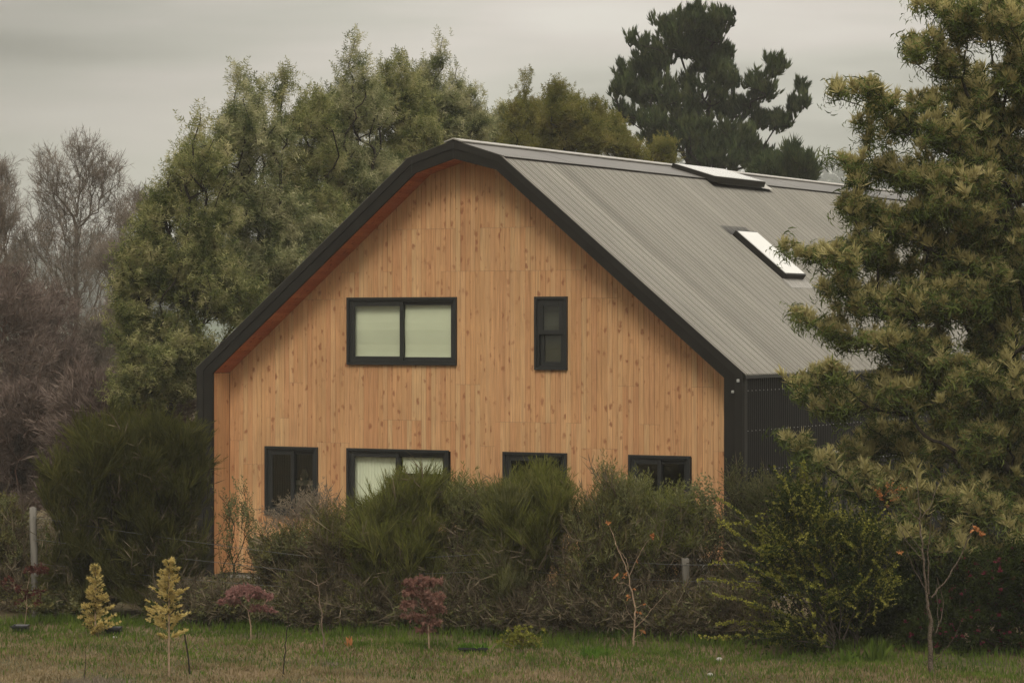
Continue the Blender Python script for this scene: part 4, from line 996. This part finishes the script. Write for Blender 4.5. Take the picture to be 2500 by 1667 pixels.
# right hand group
arch = shrub('arching_shrub', 'yellow green shrub with arching leafy rods in front of the wattle', None, 2050, 37.6,
      [(1790, 1260, 50, 30), (1800, 1330, 60, 30), (1820, 1450, 80, 36), (1850, 1250, 90, 60), (1810, 1160, 24, 60), (1850, 1190, 60, 60), (1900, 1350, 100, 80), (1960, 1240, 70, 70), (1980, 1330, 80, 60)],
      480, 130, mats=('yellowleaf', 'darkleaf', 'darkleaf'), lf=2600, T='row', up=-.05, depth=.8, bases=6, bw=.4, dead=150, tipb=2, dr_=.35, stemmat='bark')
def rods():
    rng = np.random.default_rng(777); b = X3(arch.location); Y = 37.3
    rod = [((2040, 1560), (1920, 1400), (1800, 1300), (1755, 1272)), ((2040, 1560), (1950, 1330), (1850, 1260), (1765, 1290)), ((2030, 1560), (1900, 1450), (1800, 1415), (1712, 1422)),
           ((2030, 1560), (1930, 1420), (1820, 1350), (1730, 1372)), ((2030, 1570), (1900, 1480), (1820, 1470), (1745, 1452)), ((2030, 1580), (1880, 1540), (1800, 1568), (1712, 1556)),
           ((2030, 1580), (1900, 1530), (1820, 1515), (1755, 1530)), ((2040, 1560), (1960, 1300), (1925, 1210), (1905, 1165)), ((2040, 1560), (1990, 1300), (1960, 1190), (1955, 1130)),
           ((2040, 1550), (1890, 1350), (1810, 1235), (1760, 1225)), ((2050, 1550), (1970, 1400), (1880, 1380), (1800, 1440)), ((2050, 1560), (2060, 1400), (2020, 1290), (1965, 1250)),
           ((2040, 1570), (1960, 1500), (1880, 1500), (1830, 1480)), ((2060, 1560), (2120, 1400), (2160, 1330), (2190, 1300))]
    SV, LV, DV = [], [], []
    for r in rod:
        dep = rng.uniform(-.5, .35)
        P = np.array([at(x, y, Y) for x, y in r]); P[:, 1] += dep * np.array([0, .4, .8, 1.]); P[0, 2] = max(P[0, 2], .05)
        t = np.linspace(0, 1, 22)[:, None]; A = (1 - t) ** 3 * P[0] + 3 * t * (1 - t) ** 2 * P[1] + 3 * t * t * (1 - t) * P[2] + t ** 3 * P[3]
        A[1:] += rng.normal(0, .006, (21, 3))
        SV.append(stick(A, .010, .002, 5))
        for q in range(5, 22):                       # short side spurs crowded with leaves, set flat in two ranks
            for sd in (-1, 1):
                d = unit(A[q] - A[q - 1]); side = unit(np.cross(d, [0, 0, 1.])) * sd
                L_ = rng.uniform(.08, .24) * (1.25 - q / 22); e_ = A[q] + (d * .6 + side * rng.uniform(.2, .7) + np.array([0, 0, rng.uniform(-.1, .35)])) * L_
                SV.append(stick([A[q], (A[q] + e_) / 2 + [0, 0, .01], e_], .003, .0012, 4))
                m = int(L_ * 110) + 3; f = rng.uniform(0, 1.05, (m, 1)); c = A[q] * (1 - f) + e_ * f
                (LV if rng.uniform() < .45 + .04 * (q - 5) else DV).append(blades(rng.normal(size=(m, 3)) + [0, 0, .5], rng.uniform(.022, .042, m), .024, rng, c))
    V, F = cat(SV); mesh_np('rods', V, F, M['bark'], arch, b)
    V, F = cat(LV); mesh_np('rod_leaves', V, F, FOL['yellowleaf'], arch, b)
    V, F = cat(DV); mesh_np('inner_leaves', V, F, FOL['darkleaf'], arch, b)
shrub('berry_shrub', 'dark shrub dotted with pink berry clusters in the lower right corner', None, 2520, 37.4,
      [(2200, 1440, 90, 80), (2300, 1400, 80, 90), (2340, 1330, 60, 80), (2260, 1330, 70, 60), (2120, 1470, 70, 60), (2340, 1480, 60, 60)], 620, 131, mats=('darkleaf', 'darkleaf'), lf=3400, T='small', up=.3, depth=.9, bases=7, bw=.9, dead=200, berries=420, scale=1.1)
shrub('dark_bush', 'dark leafy bush under the wattle behind the young bare tree', None, 2230, 38.4,
      [(1960, 1420, 80, 70), (2050, 1440, 80, 60), (2100, 1380, 60, 60), (1900, 1470, 90, 40), (2060, 1360, 80, 40)], 520, 132, mats=('darkleaf', 'darkleaf'), lf=3400, T='small', up=.3, depth=.9, bases=6, bw=.7, dead=250, scale=1.2)
shrub('withered_branch_bush', 'small cluster of withered orange leaves inside the wattle skirt', None, 2300, 37.9, [(2025, 1150, 26, 18), (2040, 1130, 14, 12)], 40, 133, mats=('orangeleaf',), lf=16, T='spray', up=-.2, depth=.15, bases=1, bw=.02, scale=.8)

shrub('dark_bush', 'dark bush behind the berry shrub at the right edge', None, 2430, 41.5,
      [(2130, 1330, 80, 70), (2230, 1320, 80, 80), (2330, 1330, 80, 80), (2180, 1420, 90, 50), (2300, 1420, 80, 60)], 520, 134, mats=('darkleaf', 'darkleaf'), lf=3600, T='small', up=.3, depth=.9, bases=7, bw=1.0, dead=200, scale=1.4)
# ---- fence
fen = empty('wire_fence', (0, hedge_y(1250) + .9, 0), 'old wire fence on round weathered posts among the shrubs', 'fence')
fb = X3(fen.location)
FP = [(82, 1240, 'paintpost'), (812, 1350, 'paintpost'), (1251, 1328, 'post'), (1674, 1362, 'post'), (2090, 1340, 'post')]
pts = []
for (sx, st, mt) in FP:
    Y = hedge_y(sx) + .62; p = at(sx, st, Y); g = np.array([p[0], Y, gz(p[0], Y)])
    rng = np.random.default_rng(int(sx)); rr = .052
    zs = np.linspace(-.1, p[2], 9); th = np.arange(10) / 10 * 6.283
    V = np.concatenate([np.stack([g[0] + (rr * (1 + .12 * rng.normal(size=10) * .5)) * np.cos(th) + .012 * math.sin(z * 3), g[1] + rr * np.sin(th), np.full(10, z) + (0 if z < p[2] - .01 else rng.uniform(-.02, .02, 10))], 1) for z in zs])
    q = np.arange(10); F = np.concatenate([np.stack([q, (q + 1) % 10, (q + 1) % 10 + 10, q + 10], 1) + 10 * k for k in range(8)])
    mesh_np('post', V, [F, (np.arange(10) + 80)[None]], M[mt], fen, fb)
    pts.append(np.array([g[0], Y - .06, p[2]]))
for hfr in (.25, .5, .72, .92):
    segs = []
    ring8 = []
    P = []
    for a, b in zip(pts[:-1], pts[1:]):
        for q in np.linspace(0, 1, 8)[:-1]:
            c = a * (1 - q) + b * q; P.append([c[0], c[1], (a[2] * (1 - q) + b[2] * q) * hfr - .03 * math.sin(q * math.pi)])
    P = np.array(P)
    G = dict(pos=P, par=np.arange(-1, len(P) - 1), r=np.full(len(P), .004), main=np.append(np.arange(1, len(P)), -1))
    V, F = tubes(G); mesh_np('wire', V, F, M['wire'], fen, fb)

# ---- saplings in the lawn
def conifer(label, sx, top, base_s, Y, prof, seed, lean=0.):
    """golden sapling: prof = list of (height fraction, left reach, right reach) in m"""
    rng = np.random.default_rng(seed)
    g = at(sx, base_s, Y); z0 = gz(g[0], Y); b = np.array([g[0], Y, z0])
    t = at(sx, top, Y); Ht = t[2] - z0
    root = empty('golden_conifer', b, label, 'sapling', 'golden conifer saplings in the lawn')
    V, F = stick([b + [lean * q * q, 0, Ht * q] for q in np.linspace(0, .97, 8)], .014, .003); mesh_np('trunk', V, F, M['stem'], root, b)
    P, D, Sx = [], [], []
    h = np.array([p[0] for p in prof])
    for k in range(84):
        q = rng.uniform(h.min(), .97); a = rng.uniform(0, 6.283)
        l = np.interp(q, h, [p[1] for p in prof]); r = np.interp(q, h, [p[2] for p in prof])
        reach = (l if math.cos(a) < 0 else r) * (abs(math.cos(a)) * .8 + .2) if True else 0
        reach = max(reach, .04) * rng.uniform(.55, 1.15)
        m = 7
        for s in np.linspace(.15, 1, m):
            P.append(b + [lean * q * q + math.cos(a) * reach * s, math.sin(a) * reach * s * .8, Ht * q + reach * s * .45]); D.append([math.cos(a), math.sin(a), .55]); Sx.append(1.15 - .45 * s)
    P = np.array(P); D = np.array(D) + rng.normal(0, .2, (len(P), 3))
    T = t_tuft(rng, 12, .075, .017, .75)
    sel = rng.uniform(0, 1, len(P)) < .87
    for mask, mt, nm in ((sel, 'gold', 'foliage'), (~sel, 'goldgreen', 'inner_foliage')):
        V, F = scatter(T[0], T[1], P[mask], frames(D[mask], rng=rng), np.array(Sx)[mask]); mesh_np(nm, V, F, FOL[mt], root, b)
    return root
conifer('short golden conifer sapling, left of the pair', 232, 1378, 1553, 39.3, [(.02, .22, .32), (.2, .20, .30), (.4, .20, .22), (.6, .14, .16), (.75, .12, .10), (.97, .02, .02)], 201)
c2 = conifer('taller golden conifer sapling on a thin bare stem, right of the pair', 412, 1352, 1655, 34.75, [(.30, .10, .10), (.36, .32, .60), (.46, .30, .16), (.62, .28, .20), (.72, .12, .24), (.85, .10, .14), (.97, .02, .02)], 202)
a = ground_at(463, 1648); p = at(450, 1548, a[1] - 0)
st = empty('stake', a, 'thin dark stake beside the taller golden conifer', 'stake')
V, F = stick([a, (a + p) / 2 + [.01, 0, 0], p], .011, .009); mesh_np('rod', V, F, M['barkdark'], st, a)
def maple(label, sx, base_s, layers, seed, mats, trunk_top):
    rng = np.random.default_rng(seed); g = ground_at(sx, base_s); b = np.array([g[0], g[1], gz(g[0], g[1])]); Y = b[1]
    root = empty('red_maple', b, label, 'sapling', 'young red maples in front of the hedge')
    tips = []
    for (x, y, rx, ry, n) in layers:
        c = at(x, y, Y); m = Y / FPX
        a = rng.uniform(0, 6.283, n); q = rng.uniform(0, 1, n) ** .5
        tips.append(np.stack([c[0] + rx * m * q * np.cos(a), c[1] + rx * m * q * np.sin(a) * .8, c[2] + ry * m * (1 - q * q) + rng.normal(0, .012, n)], 1))
    tips = np.concatenate(tips)
    tt = at(trunk_top[0], trunk_top[1], Y)
    G = grow([b + [0, 0, -.05], b * .5 + tt * .5 + [.02, 0, 0], tt], tips, rng, bf=.3, seg=.08, rtip=.002, expo=2.5, curve=.3)
    wood(G, 'trunk', M['stem'], root, thick=.008, rmax=.014)
    T = t_spray(rng, 9, .07, .017, 1.25)
    P = np.repeat(tips, 4, 0) + rng.normal(0, .022, (len(tips) * 4, 3)) * [1, 1, .5]
    d = rng.normal(0, .8, (len(P), 3)) + [0, 0, .1]
    V, F = scatter(T[0], T[1], P, frames(d, rng=rng), rng.uniform(.6, 1.2, len(P))); mesh_np('foliage', V, F, FOL[mats], root, b)
    return root
maple('umbrella shaped dusty pink maple sapling left of the hedge middle', 612, 1563, [(603, 1462, 58, 28, 60), (560, 1470, 24, 8, 14), (640, 1490, 34, 8, 14), (600, 1446, 36, 12, 24)], 211, 'maplepink', (605, 1490))
maple('tiered red maple sapling in front of the broom', 1048, 1590, [(1030, 1425, 46, 10, 44), (1015, 1452, 34, 10, 22), (1050, 1458, 30, 8, 18), (1000, 1480, 24, 8, 12), (1055, 1478, 26, 8, 14), (1010, 1508, 28, 8, 14), (1050, 1520, 20, 8, 12), (1040, 1540, 18, 6, 8), (1060, 1495, 18, 6, 8)], 212, 'maple', (1035, 1440))
maple('sparse dark red maple sapling near the left edge', 57, 1532, [(85, 1395, 28, 10, 26), (40, 1440, 30, 8, 7), (90, 1450, 26, 8, 7), (20, 1420, 20, 8, 5), (60, 1470, 40, 8, 6)], 213, 'mapledark', (65, 1440))

def bare_sapling(name, label, base, Y, limbs, r0, mat, seed, leafpts=(), group=None, leafmat='orangeleaf', catg='sapling'):
    """limbs: list of pixel polylines (source px) with optional depth offsets"""
    rng = np.random.default_rng(seed)
    b0 = at(base[0], base[1], Y); b = np.array([b0[0], Y, gz(b0[0], Y)])
    root = empty(name, b, label, catg, group)
    for q, (ln, ra, rb, dep) in enumerate(limbs):
        P = np.array([at(x, y, Y) for x, y in ln]); P[:, 1] += dep * np.linspace(0, 1, len(P))
        if q == 0: P[0, 2] = b[2] - .05
        # refine with slight waviness
        t = np.linspace(0, len(P) - 1, (len(P) - 1) * 4 + 1)
        PP = np.stack([np.interp(t, np.arange(len(P)), P[:, k]) for k in range(3)], 1); PP[1:-1] += rng.normal(0, .006, (len(PP) - 2, 3))
        V, F = stick(PP, ra, rb); mesh_np('trunk' if q == 0 else 'branch', V, F, M[mat], root, b)
    for (x, y, n) in leafpts:
        c = at(x, y, Y); T = blades(cone_dirs(3, 1.4, rng), .055, .032, rng, two=True)
        V, F = scatter(T[0], T[1], c + rng.normal(0, .012, (n, 3)), frames(rng.normal(size=(n, 3)), rng=rng), rng.uniform(.6, 1.1, n)); mesh_np('leaf_cluster', V, F, FOL[leafmat], root, b)
    return root
bare_sapling('bare_sapling', 'leaning forked sapling with a few withered orange leaves at its tips', (1547, 1575), 38.2,
  [([(1545, 1575), (1549, 1530), (1552, 1490), (1545, 1455), (1536, 1410), (1528, 1385), (1510, 1345), (1500, 1315), (1489, 1284)], .014, .004, .1),
   ([(1537, 1405), (1555, 1365), (1575, 1325), (1590, 1308)], .006, .002, -.2), ([(1534, 1390), (1530, 1365), (1512, 1342)], .004, .002, .1),
   ([(1537, 1429), (1508, 1420), (1500, 1408)], .004, .002, -.1), ([(1551, 1532), (1580, 1505), (1600, 1478), (1640, 1440)], .005, .0015, .2),
   ([(1549, 1558), (1566, 1545), (1580, 1523)], .004, .0015, -.1), ([(1548, 1565), (1572, 1571)], .003, .0015, .1), ([(1551, 1483), (1577, 1477)], .003, .0015, .1),
   ([(1551, 1530), (1527, 1528)], .003, .0015, 0), ([(1549, 1515), (1530, 1490), (1525, 1470)], .003, .0015, .1), ([(1551, 1510), (1568, 1497)], .003, .0015, .1)],
  .011, 'stem', 221, [(1484, 1277, 4), (1590, 1308, 6), (1500, 1408, 3), (1524, 1402, 3), (1534, 1456, 2), (1551, 1363, 1), (1575, 1477, 1), (1560, 1493, 2), (1568, 1540, 2), (1548, 1438, 1)])
bare_sapling('bare_sapling', 'slim leafless sapling with a Y fork left of the hedge middle', (793, 1612), 36.8,
  [([(793, 1612), (790, 1570), (785, 1520), (780, 1475), (776, 1430)], .012, .006, .1), ([(776, 1430), (740, 1415), (715, 1400)], .005, .002, .1), ([(776, 1430), (800, 1412), (825, 1395)], .005, .002, -.1),
   ([(777, 1430), (770, 1400), (745, 1375)], .004, .0015, .1), ([(782, 1480), (760, 1460), (745, 1448)], .003, .0015, 0), ([(782, 1480), (805, 1465)], .003, .0015, 0)], .011, 'barkpale', 222)
bare_sapling('bare_sapling', 'thin leafless whip with dark bark near the pink round maple', (690, 1660), 34.55,
  [([(690, 1660), (694, 1600), (698, 1550), (705, 1500), (710, 1460)], .009, .003, .1), ([(697, 1560), (712, 1545), (720, 1520)], .003, .0015, .1)], .01, 'barkdark', 223)
bare_sapling('bare_sapling', 'short dark whip at the foot of the short golden conifer', (207, 1660), 34.6,
  [([(207, 1665), (207, 1620), (208, 1585)], .007, .003, 0)], .01, 'barkdark', 224)
bare_sapling('young_bare_tree', 'young tree with lichen spotted trunk and bare upright branches at right', (2275, 1650), 35.1,
  [([(2275, 1655), (2273, 1600), (2272, 1560), (2274, 1520), (2268, 1490), (2264, 1455)], .036, .017, 0),
   ([(2264, 1455), (2258, 1400), (2254, 1340), (2250, 1290), (2246, 1265)], .016, .010, .1), ([(2246, 1265), (2243, 1200), (2242, 1140)], .008, .003, .1), ([(2247, 1270), (2215, 1245), (2190, 1210), (2150, 1165)], .007, .002, -.2),
   ([(2250, 1265), (2275, 1235), (2295, 1190), (2320, 1135)], .007, .002, .3), ([(2268, 1450), (2264, 1350), (2268, 1290), (2272, 1230)], .011, .003, -.2), ([(2266, 1322), (2290, 1295), (2315, 1270)], .004, .002, 0),
   ([(2275, 1458), (2310, 1420), (2345, 1365), (2375, 1305), (2385, 1270)], .012, .003, .2), ([(2252, 1345), (2220, 1305), (2175, 1255)], .007, .002, -.1), ([(2253, 1365), (2215, 1320), (2195, 1280)], .005, .002, .2),
   ([(2262, 1440), (2225, 1380), (2205, 1330), (2195, 1290)], .006, .002, -.3), ([(2282, 1550), (2295, 1520), (2307, 1480), (2300, 1440), (2290, 1410)], .008, .003, .1), ([(2280, 1540), (2270, 1500), (2264, 1485)], .006, .003, 0),
   ([(2292, 1530), (2291, 1480), (2292, 1430)], .005, .002, .2), ([(2285, 1610), (2320, 1565), (2350, 1500)], .006, .002, -.2), ([(2292, 1350), (2320, 1345), (2345, 1315)], .004, .002, -.2)],
  .046, 'lichen', 225, [(2382, 1290, 7), (2395, 1300, 4), (2197, 1348, 3)], catg='tree')

rods()
# ---- small plants, tray, stones
def tuft_plant(name, label, catg, sx, sy, r, h, n, mat, seed, w=.012, spread=.9, two=True, bend=-.25):
    rng = np.random.default_rng(seed); g = ground_at(sx, sy); g[2] = gz(g[0], g[1])
    root = empty(name, g, label, catg)
    a = rng.uniform(0, 6.283, n); q = rng.uniform(0, 1, n) ** .6 * r
    b = np.stack([q * np.cos(a), q * np.sin(a) * .8, np.zeros(n)], 1)
    V, F = blades(cone_dirs(n, spread, rng), h * rng.uniform(.5, 1.15, n), w, rng, b, bend=bend, two=two)
    mesh_np('leaves', V, F, FOL[mat], root); return root
tuft_plant('grass_tussock', 'pale green grass tussock in front of the leaning bare sapling', 'grass tussock', 1455, 1612, .22, .22, 260, 'lush', 231, .010)
tuft_plant('grass_tussock', 'grey dry tussock at the bottom edge below the golden conifers', 'grass tussock', 235, 1668, .42, .14, 700, 'plume', 232, .010, 1.1)
tuft_plant('leafy_weed', 'bright broad leaved weed below the arching shrub', 'weed', 2085, 1615, .16, .26, 40, 'greengrass', 233, .045, .7)
tuft_plant('leafy_weed', 'tall broad leaved weed left of the young bare tree', 'weed', 2140, 1612, .12, .42, 34, 'greengrass', 234, .040, .4)
tuft_plant('leafy_weed', 'small reddish weed at the hedge foot', 'weed', 853, 1585, .04, .20, 8, 'orangeleaf', 235, .025, .5)
tuft_plant('leafy_weed', 'tiny pale weed tuft beside the Y forked sapling', 'weed', 805, 1625, .12, .09, 90, 'plume', 236, .012, 1.0)
def small_bush():
    rng = np.random.default_rng(241); g = ground_at(1272, 1592); g[2] = gz(g[0], g[1])
    root = empty('small_bush', g, 'small yellow green bush right of the black planter', 'bush')
    tips = g + np.stack([rng.normal(0, .13, 60), rng.normal(0, .1, 60), rng.uniform(.10, .33, 60)], 1)
    G = grow([g, g + [0, 0, .05]], tips, rng, bf=.3, seg=.06, rtip=.002, expo=2.5)
    wood(G, 'stems', M['stem'], root, thick=.008, rmax=.01)
    T = t_spray(rng, 8, .05, .02, 1.2); P = np.repeat(tips, 4, 0) + rng.normal(0, .02, (240, 3))
    V, F = scatter(T[0], T[1], P, frames(rng.normal(size=(240, 3)), rng=rng), np.ones(240)); mesh_np('foliage', V, F, FOL['yellowleaf'], root, g)
small_bush()
def tray(label, sx, sy, w, plants, seed):
    g = ground_at(sx, sy); g[2] = gz(g[0], g[1]); root = empty('planter_tray', g, label, 'planter'); rng = np.random.default_rng(seed)
    m = MB(); h = .09; w0, w1, d0, d1 = w * .44, w * .5, .10, .13
    o = [[(-a, -d, z), (a, -d, z), (a, d, z), (-a, d, z)] for a, d, z in ((w0, d0, 0.), (w1, d1, h), (w1 - .012, d1 - .012, h), (w0, d0 - .01, .03))]
    n = 0
    for r_ in o: m.v += r_
    for k in range(3):
        for i in range(4): m.f.append((k * 4 + i, k * 4 + (i + 1) % 4, k * 4 + 4 + (i + 1) % 4, k * 4 + 4 + i)); m.m.append(0)
    m.f.append((12, 13, 14, 15)); m.m.append(0)
    m.build('tray', M['plastic'], root)
    m = MB(); m.box(-w1 - .01, w1 + .01, -d1 - .012, -d1 - .001, h - .02, h + .004); m.build('rim', M['plastic'], root)
    if plants:
        k = 120; b = np.stack([rng.uniform(-w1, w1, k), rng.uniform(-d1, d1, k), np.full(k, h - .02)], 1)
        V, F = blades(cone_dirs(k, .9, rng), rng.uniform(.05, .13, k), .02, rng, b, two=True, bend=-.2); mesh_np('seedlings', V, F, FOL['lush'], root)
tray('long black plastic planter tray with green seedlings', 1155, 1590, .38, True, 251)
tray('black plastic tray at the foot of the dark red maple', 50, 1540, .22, False, 252)
tray('black plastic tray beside the short golden conifer', 278, 1552, .20, False, 253)
def stone(label, sx, sy, r, seed, mat='stone'):
    g = ground_at(sx, sy); g[2] = gz(g[0], g[1]); rng = np.random.default_rng(seed)
    import bmesh
    bm = bmesh.new(); bmesh.ops.create_icosphere(bm, subdivisions=2, radius=r)
    for v in bm.verts:
        v.co *= 1 + .25 * math.sin(v.co.x * 40 + seed) * math.cos(v.co.y * 33); v.co.z *= .55; v.co.z += r * .35
    me = bpy.data.meshes.new('stone'); bm.to_mesh(me); bm.free(); me.materials.append(M[mat])
    o = bpy.data.objects.new('stone', me); C.objects.link(o); o.location = g; tag(o, label, 'stone')
stone('pale stone in the grass below the arching shrub', 1755, 1606, .055, 1)
stone('small flat pale stone at the bottom edge of the lawn', 1735, 1650, .04, 2)
stone('small pale stone beside the black tray near the golden conifer', 281, 1560, .035, 3)
# pale things half hidden behind the hedge
def netting(label, name, catg, sx, sy, Y, w, h, seed):
    g = at(sx, sy, Y); g[2] = 0; rng = np.random.default_rng(seed); hh = at(sx, sy, Y)[2]
    root = empty(name, g, label, catg)
    m = MB(); m.box(-w / 2, w / 2, -.2, .2, 0, hh); m.build('box', M['whitestuff'], root, bevel=.02)
    m = MB(); m.box(-w / 2 - .02, w / 2 + .02, -.22, .22, hh + .002, hh + .04); m.build('lid', M['stone'], root, bevel=.01)
netting('white crate half hidden behind the hedge near the right wall corner', 'garden_crate', 'crate', 1700, 1372, 41.6, .38, .3, 1)

# ---- grass
def grass():
    rng = np.random.default_rng(301)
    def patch(n, ymin, ymax):
        sx = rng.uniform(-100, 2600, n); Y = rng.uniform(ymin, ymax, n); return (sx - 1250) / FPX * Y, Y, sx
    # dry short grass: front strip
    def green_f(x, y): return .5 + .5 * np.sin(x * 1.9 + 1.3 * np.sin(y * 1.7)) * np.sin(y * 2.3 + .7 * np.sin(x * .9)) + .25 * np.sin(x * 5.1 + y * 3.3)
    x, y, sx = patch(60000, 33.4, 39.5); edge = hedge_y(sx) - y                      # distance before the hedge foot
    gg = green_f(x, y)
    p_dry = np.clip((edge - 1.2) / 1.3, 0, 1) * np.clip(1.2 - gg * .85, .1, .8)
    k = rng.uniform(0, 1, len(x)) < p_dry
    B = np.stack([x[k], y[k], gz(x[k], y[k]) - .005], 1); m = k.sum()
    V, F = blades(cone_dirs(m, 1.0, rng), rng.uniform(.03, .085, m), rng.uniform(.010, .018, m), rng, B)
    o = mesh_np('dry_grass', V, F, FOL['drygrass']); tag(o, 'short dry brown grass along the front of the lawn', 'grass', kind='stuff')
    x, y, sx = patch(80000, 33.4, 41.8); edge = hedge_y(sx) - y
    gg = green_f(x, y)
    p = .75 * np.clip(1.5 - edge * .27, .0, 1) * (.6 + .55 * gg) + .35 * np.clip(gg - .3, 0, 1); p = np.where(edge < -.9, 0, p)
    k = rng.uniform(0, 1, len(x)) < p
    B = np.stack([x[k], y[k], gz(x[k], y[k]) - .005], 1); m = k.sum(); ed = edge[k]
    hgt = rng.uniform(.04, .10, m) * (1 + 1.1 * np.clip(1 - ed * .9, 0, 1) * (.4 + rng.uniform(0, 1, m)))
    V, F = blades(cone_dirs(m, .7, rng), hgt, rng.uniform(.010, .018, m), rng, B)
    o = mesh_np('green_grass', V, F, FOL['greengrass']); tag(o, 'green grass thickening towards the hedge foot', 'grass', kind='stuff')
grass()

# ------------------------------------------------------------------ haze
HAZE = .00042
def haze():
    m = bpy.data.materials.new('air_haze'); m.use_nodes = True; t = m.node_tree; t.nodes.clear()
    v = t.nodes.new('ShaderNodeVolumePrincipled'); v.inputs['Density'].default_value = HAZE; v.inputs['Color'].default_value = (.93, .95, .92, 1); v.inputs['Anisotropy'].default_value = 0
    o = t.nodes.new('ShaderNodeOutputMaterial'); t.links.new(v.outputs[0], o.inputs['Volume'])
    mb = MB(); mb.box(-1800, 1800, -350, 2300, -80, 130)
    ob = mb.build('haze', m); tag(ob, 'thin pale mist filling the air', 'haze', kind='stuff')
haze()
